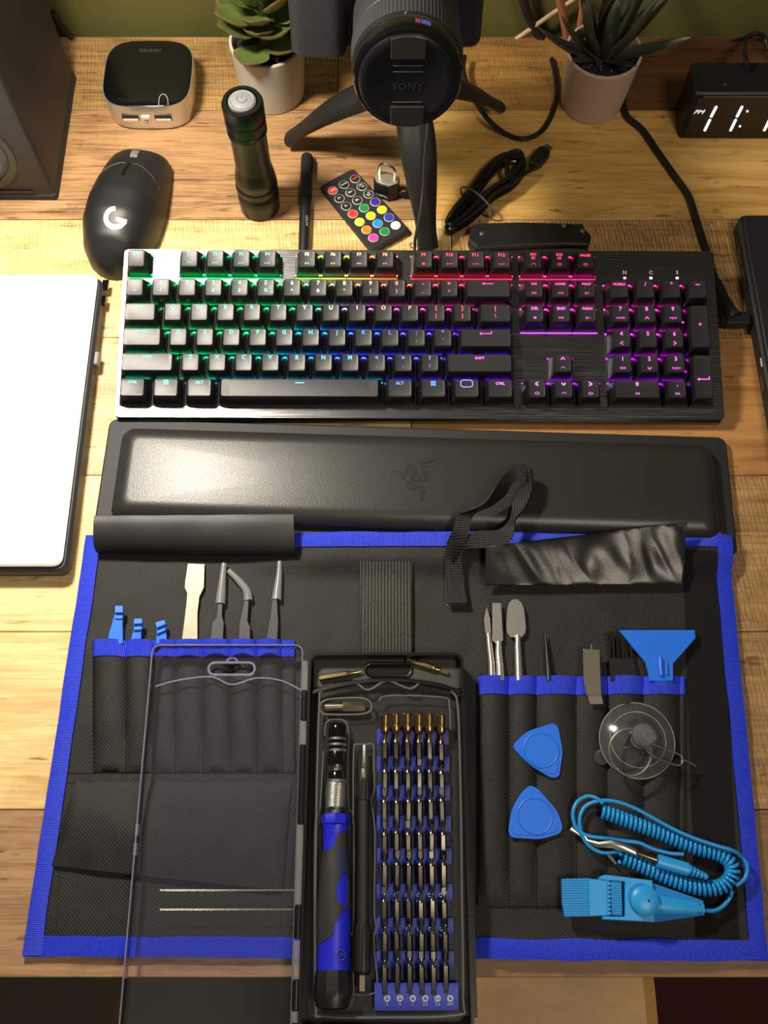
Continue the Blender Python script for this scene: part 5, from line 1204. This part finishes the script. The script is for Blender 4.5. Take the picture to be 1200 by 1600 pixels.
m = MB(); m.tube([(x, y, LZ) for x, y in hole], .0009, 6, True); bump_ = [(hcx + .0035 * cos(a), hcy + .0042 + .0030 * sin(a), LZ) for a in [pi * k / 8 for k in range(9)]]; m.tube(bump_, .0007, 6); obj('hang_hole_rim', m, rimm, lido)
m = MB(); m.tube(catmull([(L(cs, G(x, y, LZ)).x, L(cs, G(x, y, LZ)).y, LZ + .0005) for x, y in ((243, 1073), (280, 1063), (330, 1058), (362, 1070), (400, 1060), (440, 1064), (476, 1082))], 5), .0006, 6); obj('lid_arch', m, rimm, lido)
for yy, x0_, x1_ in ((1391, 250, 466), (1421, 250, 466)):
    m = MB(); m.tube([(L(cs, G(x, yy, LZ)).x, L(cs, G(x, yy, LZ)).y, LZ + .0002) for x in (x0_, (x0_ + x1_) / 2, x1_)], .0005, 8); obj('lid_crease_glint', m, clear('crease_glint_plastic', (.9, .85, .8), .25, .08, (.8, .7, .5), .6), lido)  # golden tint paints the warm reflection along the bend of the lid
for ya, yb in ((1288, 1306), (1318, 1337)):
    m = MB(); q1, q2 = L(cs, G(215, ya, LZ + .004)), L(cs, G(212, yb, LZ + .004)); m.box(lx0 - .0006, lx0 + .0009, q2.y, q1.y, LZ + .003, LZ + .0088); obj('lid_catch', m, rimm, lido)
# clear blister insert
bl = clear('blister_plastic', (.86, .86, .86), .08, .05, (.6, .6, .6), 1.6)
def bead(P, z=.0172, r=.0006, closed=True, name='blister_ridge'):
    m = MB(); m.tube(catmull([(LP(x, y, z).x, LP(x, y, z).y, z) for x, y in P], 4, closed), r, 6, closed); return obj(name, m, rimb, cs)
rimb = clear('blister_edge', (.72, .72, .74), .08, .22, (.55, .55, .56), 2.2)
m = MB(); gx0, gx1, gy0, gy1 = LP(494, 1100, .012).x, LP(722, 1100, .012).x, LP(600, 1588, .012).y, LP(600, 1075, .012).y
m.grid(lambda u, v: (gx0 + (gx1 - gx0) * u, gy0 + (gy1 - gy0 - .004 * abs(u - .5) ** 2 * 4) * v, .0115 + .0006 * noise.noise(Vector((u * 9, v * 20, 0)))), 30, 50); obj('blister_sheet', m, bl, cs, angle=60)
bead([(499, 1100), (503, 1080), (530, 1071), (555, 1067), (575, 1078), (605, 1064), (640, 1076), (660, 1066), (690, 1072), (708, 1082), (716, 1110), (720, 1240), (722, 1400), (724, 1560), (716, 1586), (600, 1590), (505, 1588), (494, 1570), (493, 1400), (495, 1240)], .0185, .0007)
bead([(500, 1105), (506, 1095), (530, 1091), (568, 1091), (580, 1100), (578, 1111), (560, 1116), (510, 1116), (502, 1112)], .0180)
bead([(592, 1096), (600, 1088), (640, 1087), (695, 1090), (702, 1100), (704, 1140)], .0180, .0005, False)
bead([(553, 1168), (556, 1163), (570, 1163), (583, 1164), (584, 1190), (585, 1235), (580, 1252), (586, 1300), (585, 1420), (588, 1450), (584, 1470), (590, 1540), (584, 1552), (556, 1554), (548, 1540), (544, 1500), (546, 1462), (552, 1440), (552, 1260), (552, 1210)], .0160, .0005)
bead([(507, 1150), (511, 1128), (526, 1124), (540, 1128), (545, 1150), (543, 1200), (545, 1262), (553, 1290), (552, 1500), (552, 1560), (540, 1576), (500, 1576), (492, 1560), (492, 1300), (500, 1262)], .0160, .0005)
# blue bit holder
cols = [601, 619, 637, 654.5, 671.5, 689]
hx0, hx1 = LP(589, 1150, .0150).x, LP(701, 1150, .0150).x
holder = thing('bit_holder', 'blue stepped plastic bit holder inside the black case tray', 'bit holder', (CX + (hx0 + hx1) / 2, CY_, 0)); hw2 = (hx1 - hx0) / 2
HP = lambda px, py, z: L(holder, G(px, py, z))
rows = [1160, 1207, 1252, 1302, 1350, 1407, 1458, 1508]
bars = [1144, 1186, 1231, 1279, 1330, 1386, 1439, 1491]
dkb = M['dblue']
ytop = HP(640, 1138, .012).y; ybot = HP(640, 1545, .012).y
m = MB(); m.box(-hw2, hw2, ybot, ytop, .0118, .0126); obj('holder_slab', m, pm('holder_recess_shade', '#121b4d', .5), holder)  # darker copy of the holder blue paints shade between the steps
lm2 = pm('holder_print', '#aab4d8', .5)
for i, yb in enumerate(bars):
    y = HP(640, yb, .0148).y; m = MB(); P = [(y + .0022, .0126), (y + .0018, .0146), (y - .0016, .0146), (y - .0075, .0128), (y - .0075, .0126)]
    m.loft([[(-hw2, a, b) for a, b in P], [(hw2, a, b) for a, b in P]]); o = obj('step', m, dkb, holder)
    if i in (5, 6):
        for cx_ in cols:
            q = HP(cx_ - 4 + (yb - 1150) * .015, yb + 13, .0142); mm = MB(); mm.M = Matrix.Translation((q.x, q.y, .0139)); mm.M = mm.M @ Matrix.Rotation(.3, 4, 'X'); mm.torus(.0009, .0003, 12, 4); obj('bit_mark', mm, lm2, o)
            me = text_mesh('T%d' % (3 + cols.index(cx_)), .0019, .00003, .00002)
            if not me.materials: me.materials.append(lm2)
            q = HP(cx_ - 6 + (yb - 1150) * .015, yb + 23, .0135); obj('bit_text', me, None, o, (q.x, q.y, .0136), (.3, 0, 0))
ya, yb = HP(640, 1536, .018).y, HP(640, 1579, .016).y
m = MB(); P = [(ya, .0118), (ya, .0178), (ya - .0030, .0182), (yb, .0150), (yb, .0118)]; m.loft([[(-hw2 - .001, a, b) for a, b in P], [(hw2 + .002, a, b) for a, b in P]]); pan = obj('label_panel', m, dkb, holder)
for k, (x, s) in enumerate(((605, '3'), (625, '0'), (645, '1'), (664.5, '2.3'), (684, '2.6'), (703.5, 'SIM'))):
    q = HP(x, 1560, .0172); mm = MB(); mm.M = Matrix.Translation((q.x, q.y, .01710)) @ Matrix.Rotation(.225, 4, 'X'); mm.prism(circle(.0019, 20), -.0001, .0002)
    d = obj('bit_mark', mm, lm2, pan); mm = MB(); mm.M = Matrix.Translation((q.x, q.y, .01715)) @ Matrix.Rotation(.225, 4, 'X')
    if k < 2:
        for a in (90, 210, 330): mm.tube([(0, 0, .00025), (.0013 * cos(radians(a)), .0013 * sin(radians(a)), .00025)], .00022, 4)
    elif k < 4: mm.prism([(.0011 * cos(radians(a)), .0011 * sin(radians(a))) for a in (90, 210, 330)], 0, .0003)
    elif k == 4: mm.tube([(-.0014, 0, .00025), (-.0004, 0, .00025)], .0002, 4); mm.tube([(.0004, 0, .00025), (.0014, 0, .00025)], .0002, 4)
    else: mm.prism(circle(.0008, 5), 0, .0003)
    obj('bit_symbol', mm, dkb, pan)
    me = text_mesh(s, .0024, .00004, .00003)
    if not me.materials: me.materials.append(lm2)
    q = HP(x, 1569, .0162); obj('bit_text', me, None, pan, (q.x, q.y, .0163), (.225, 0, 0))
# bits
def bit_meshes(kind):
    def hexa(prof, n=6): mb = MB(); mb.lathe(prof, n); return mb
    body = hexa([(.0019, 0), (.0021, .0006), (.0021, .0145), (.0018, .0150)])
    body.M = Matrix.Identity(4)
    sh = MB(); tipz = .0225
    if kind == 'socket': sh.lathe([(.0021, .0150), (.0012, .0172), (.0011, .0195), (.0024, .0212), (.0027, .0222), (.0027, .0250), (.0023, .0252), (.0023, .0262), (.0027, .0264), (.0027, .0320), (.0022, .0325), (.0012, .0322), (.0010, .030)], 20)
    elif kind == 'flat': sh.lathe([(.0021, .0150), (.0011, .0168), (.0011, .0190)], 12); sh.box(-.0012, .0012, -.0004, .0004, .0190, .0228)
    elif kind == 'point': sh.lathe([(.0021, .0150), (.0011, .0170), (.0010, .0205), (.0003, .0230)], 12)
    elif kind == 'tri': sh.lathe([(.0021, .0150), (.0013, .0165), (.0012, .0185)], 12); sh.lathe([(.0014, .0185), (.0013, .0225)], 3)
    else: sh.lathe([(.0021, .0150), (.0012, .0168), (.0010, .0200)], 12); sh.lathe([(.0012, .0200), (.0010, .0228)], 4)
    return mesh(body, 'hex_shank', 20), mesh(sh, 'tip', 30)
bk = {}
for k in ('socket', 'flat', 'point', 'tri', 'cross'):
    a, b = bit_meshes(k); a.materials.append(M['bit']); b.materials.append(M['gold'] if k == 'socket' else M['bit']); bk[k] = (a, b)
ordn = ['leftmost', 'second from left', 'third from left', 'fourth from left', 'fifth from left', 'rightmost']
rown = ['top', 'second', 'third', 'fourth', 'fifth', 'sixth', 'seventh', 'bottom']
random.seed(9); goldm = pm('brass_bit', '#9a7440', .3, 1.0)
for r, yy in enumerate(rows):
    for c, xx in enumerate(cols):
        kd = 'socket' if r == 0 else random.choice(['flat', 'point', 'tri', 'cross', 'cross'])
        if r == 7: kd = ['tri', 'tri', 'flat', 'flat', 'flat', 'point'][c]
        q = G(xx, yy, .0192); x0_ = CX + (hx0 + hx1) / 2 + (HP(xx, 1160, .0192).x)
        hl = radians(9.5)
        nm = ('brass nut socket bit' if kd == 'socket' else 'steel precision bit')
        t = thing('nut_socket_bit' if kd == 'socket' else 'screwdriver_bit', '%s, %s in the %s row of the blue holder' % (nm, ordn[c], rown[r]), 'bit', (x0_ , q.y - .0150 * cos(hl) * 1.0 + random.uniform(-.0006, .0006), .0166), group='bits in the blue holder', rot=(-pi / 2 + hl, random.uniform(-.025, .025), random.uniform(-.02, .02)))
        for nme, me in zip(('hex_shank', 'tip'), bk[kd]):
            o = bpy.data.objects.new(nme, me); COL.objects.link(o); o.parent = t
# loose bits and adapter
def loose(name, label, p0, p1, z, kd, cat='bit', sc=1.0):
    a, b = G(*p0, z), G(*p1, z); d = b - a; ln = d.length; tot = {'socket': .0325}.get(kd, .0228); s = ln / tot
    t = thing(name, label, cat, tuple(a), rot=(-pi / 2, 0, atan2(d.y, d.x) - pi / 2)); t.scale = (1, 1, 1)
    for nme, me in zip(('hex_shank', 'tip'), bk[kd]):
        o = bpy.data.objects.new(nme, me.copy()); o.data.materials.clear(); o.data.materials.append(pm('pale_brass', '#c2ad78', .28, 1.0)); COL.objects.link(o); o.parent = t; o.scale = (1, 1, s)
loose('screwdriver_bit', 'loose brass-coloured bit on the case shelf left of the hang hole', (499, 1060), (566, 1049), .0163, 'point')
loose('screwdriver_bit', 'loose brass-coloured bit on the case shelf right of the hang hole', (635, 1031), (700, 1051), .0163, 'flat')
a, b = G(507, 1105, .0165), G(571, 1104, .0165); ad = thing('bit_adapter', 'short silver bit adapter lying in its own blister recess at the tray top', 'adapter', tuple(a), rot=(0, pi / 2, atan2(b.y - a.y, b.x - a.x)))
ln = (b - a).length; pale = pm('pale_nickel', '#cfc4ac', .25, 1.0)
obj('round_end', MB().lathe([(.0022, 0), (.0026, .0005), (.0026, ln * .45)], 20), pale, ad); obj('hex_end', MB().lathe([(.0034, ln * .45), (.0034, ln * .95), (.0028, ln)], 6), pale, ad)

# ---------------------------------------------------------------- screwdriver handle
def axis_thing(name, label, cat, p0, p1, z):
    a, b = G(*p0, z), G(*p1, z); d = b - a; t = thing(name, label, cat, (a.x, a.y, z), rot=(0, 0, atan2(d.y, d.x) - pi / 2)); return t, d.length
ZH = .0215; M['ring'] = pm('bright_ring', '#dcdad4', .30, 1.0)
hd, LH = axis_thing('screwdriver', 'blue and black rubber-gripped precision screwdriver lying in the case', 'screwdriver', (520, 1576), (527, 1130), ZH)
def ypx(py): return (G(523, py, ZH).y - hd.location.y)
def lz(prof, mat, name, n=32, par=hd): # prof [(width px, py)]
    m = MB(); m.M = Matrix.Rotation(radians(-90), 4, 'X'); m.lathe([(w / 2 / 2480, ypx(y)) for w, y in prof], n); return obj(name, m, mat, par, angle=35)
lz([(18, 1205), (20, 1204), (20, 1196), (24, 1195)][::-1] if False else [(14, 1206), (14, 1195)], M['steel'], 'neck')
lz([(27, 1196), (27, 1176), (26, 1175)], M['gloss'], 'swivel_cap'); lz([(26, 1157), (27, 1156), (27, 1140), (25, 1134), (20, 1130)], M['gloss'], 'swivel_cap')
for k, y in enumerate((1175, 1166, 1157)):
    lz([(27, y + .3), (29.5, y), (29.5, y - 3.5), (27, y - 3.8)], M['ring'], 'silver_ring'); 
lz([(25, 1176), (25, 1156)], M['gloss'], 'cap_core')
lz([(26, 1220), (25, 1208), (21, 1205)], M['gloss'], 'collar_top'); lz([(29, 1224), (31, 1223), (31, 1219), (29, 1218)], M['ring'], 'collar_band')
m = MB(); m.M = Matrix.Rotation(radians(-90), 4, 'X'); ya, yb = ypx(1262), ypx(1223); nz = 26; rings = []
for j in range(nz + 1):
    z = ya + (yb - ya) * j / nz; wv = (27 + 2.5 * sin(pi * j / nz * .9 + .3)) / 2 / 2480
    rings.append([((wv + .0006 * ((k + j) % 2)) * cos(2 * pi * k / 36), (wv + .0006 * ((k + j) % 2)) * sin(2 * pi * k / 36), z) for k in range(36)])
m.loft(rings); obj('knurled_collar', m, M['ring'], hd, angle=0)
lz([(20, 1273), (20, 1262)], M['satin'], 'ferrule')
lz([(38, 1290), (43, 1287), (43, 1276), (38, 1272), (22, 1271)], M['blue'], 'hex_flange', 8)
GW = [(1576, 40), (1570, 50), (1545, 55), (1522, 52), (1515, 48), (1490, 47), (1465, 48), (1440, 49), (1400, 46), (1360, 42), (1330, 37), (1310, 36), (1295, 38), (1285, 41)]
def gw(y):
    for (a, wa), (b, wb) in zip(GW, GW[1:]):
        if b <= y <= a: t = (a - y) / (a - b); return wa + (wb - wa) * t
    return GW[-1][1] if y < GW[-1][0] else GW[0][1]
def inpoly(x, y, P):
    c = False; j = len(P) - 1
    for i in range(len(P)):
        if (P[i][1] > y) != (P[j][1] > y) and x < (P[j][0] - P[i][0]) * (y - P[i][1]) / (P[j][1] - P[i][1]) + P[i][0]: c = not c
        j = i
    return c
cx_of = lambda y: 520 + (1576 - y) / 446 * 5.5
RUB = [(527, 1304), (531, 1301), (560, 1301), (560, 1415), (541, 1418), (532, 1424), (525, 1440), (520, 1460), (508, 1470), (497, 1478), (488, 1470), (480, 1460), (480, 1330), (505, 1331), (518, 1327), (524, 1318)]
OVAL = [(534, 1362), (529, 1375), (525, 1390), (526, 1402), (531, 1415), (537, 1418), (541, 1408), (542, 1385), (540, 1364)]
CHEV = [[(527, y + 8), (533, y), (540, y + 8), (540, y + 13), (534, y + 6), (527, y + 13)] for y in (1325, 1338, 1350)]
def grip_part(test, off, mat, name, y0=1285, y1=1516, ny=230, na=72):
    mb = MB(); V = {}; vs = []; fs = []
    for j in range(ny + 1):
        py = y0 + (y1 - y0) * j / ny; y = ypx(py); w = gw(py) / 2 / 2480
        for k in range(na):
            a = 2 * pi * k / na; px = cx_of(py) + cos(a) * gw(py) / 2
            vs.append(((w + off) * cos(a), y, (w * .92 + off) * sin(a)))
    for j in range(ny):
        for k in range(na):
            a = 2 * pi * (k + .5) / na; py = y0 + (y1 - y0) * (j + .5) / ny
            px = cx_of(py) + cos(a) * gw(py) / 2
            if test(px, py, sin(a)): fs.append((j * na + k, j * na + (k + 1) % na, (j + 1) * na + (k + 1) % na, (j + 1) * na + k))
    mb.add(vs, fs); me = bpy.data.meshes.new(name); me.from_pydata(mb.v, [], mb.f)
    b_ = bmesh.new(); b_.from_mesh(me); bmesh.ops.delete(b_, geom=[v for v in b_.verts if not v.link_faces], context='VERTS'); bmesh.ops.recalc_face_normals(b_, faces=b_.faces)
    if off > .0001:
        r = bmesh.ops.extrude_face_region(b_, geom=list(b_.faces)); 
        for v in [g for g in r['geom'] if isinstance(g, bmesh.types.BMVert)]: v.co.x *= .95; v.co.z *= .95
    b_.to_mesh(me); b_.free()
    for p in me.polygons: p.use_smooth = True
    me.set_sharp_from_angle(angle=radians(50)); return obj(name, me, mat, hd)
grip_part(lambda x, y, s: True, 0, M['blue'], 'grip_core')
grip_part(lambda x, y, s: s > -.3 and inpoly(x, y, RUB) and not inpoly(x, y, OVAL) and not any(inpoly(x, y, C) for C in CHEV), .0005, pm('grip_rubber', '#2b2b27', .55), 'rubber_grip')
grip_part(lambda x, y, s: s > -.3 and any(inpoly(x, y, C) for C in CHEV), .0006, pm('chevron_blue', '#1e2c6e', .5), 'chevron_inlay')
m = MB()
for j in range(24):
    for k in range(7):
        py = 1345 + j * 4.6; px = 501 + k * 2.6 - max(0, (1380 - py)) * .02
        if px > cx_of(py) - gw(py) / 2 + 2 and px < 515 + min(0, (py - 1370)) * .12:
            t = (px - cx_of(py)) / (gw(py) / 2); w = gw(py) / 2 / 2480; m.sphere(.00042, w * t, ypx(py), (w * .92) * sqrt(1 - t * t) + .0005, 5, 4)
o = obj('grip_dots', m, M['rubber'], hd); o['kind'] = 'stuff'
lz([(38, 1577), (48, 1573), (54, 1560), (55, 1545), (53, 1525), (49, 1515)], M['black'], 'end_cap', 10)
# hexagon badge
q = L(hd, G(532, 1492, ZH + .009)); m = MB(); m.M = Matrix.Translation((q.x, q.y, ZH * 0 + .0088)); m.torus(.0030, .00035, 6, 5); obj('hexagon_mark', m, pm('mark_blue', '#2c38d8', .4), hd)
m = MB(); m.M = Matrix.Translation((q.x + .0002, q.y, .0086)); m.prism(circle(.0016, 6), 0, .0006); obj('hexagon_hole', m, pm('hole_navy_dark', '#0a0e4a', .6), hd)
# flexible shaft
fx, LF = axis_thing('flexible_shaft', 'long black flexible screwdriver shaft lying right of the handle in the case', 'extension shaft', (566, 1550), (569, 1163), .0185)
def yf(py): return G(568, py, .0185).y - fx.location.y
def lf(prof, mat, name, n=20, rib=0):
    m = MB(); m.M = Matrix.Rotation(radians(-90), 4, 'X')
    if rib:
        rings = [[((w / 2 / 2450 + (.00025 if k % 2 else 0)) * cos(2 * pi * k / rib), (w / 2 / 2450 + (.00025 if k % 2 else 0)) * sin(2 * pi * k / rib), yf(y)) for k in range(rib)] for w, y in prof]; m.loft(rings)
    else: m.lathe([(w / 2 / 2450, yf(y)) for w, y in prof], n)
    return obj(name, m, mat, fx, angle=25)
lf([(7, 1192), (7, 1166), (5, 1164)], M['steel'], 'hex_tip', 6); lf([(10, 1200), (12, 1198), (12, 1194), (9, 1192)], M['chrome'], 'retaining_ring'); lf([(13, 1216), (14, 1210), (12, 1202), (9, 1200)], M['satin'], 'nose')
lf([(20, 1250), (21, 1246), (21, 1220), (17, 1216)], M['black'], 'front_collar', rib=32)
lf([(18, 1442), (18, 1250)], M['rubber'], 'flexible_tube')
lf([(24, 1520), (24, 1455), (20, 1442)], M['black'], 'rear_collar', rib=36); lf([(22, 1523), (25, 1519), (24, 1514)], M['gloss'], 'end_ring')
lf([(14, 1549), (15, 1548), (15, 1522)], pale, 'socket_end', 6)
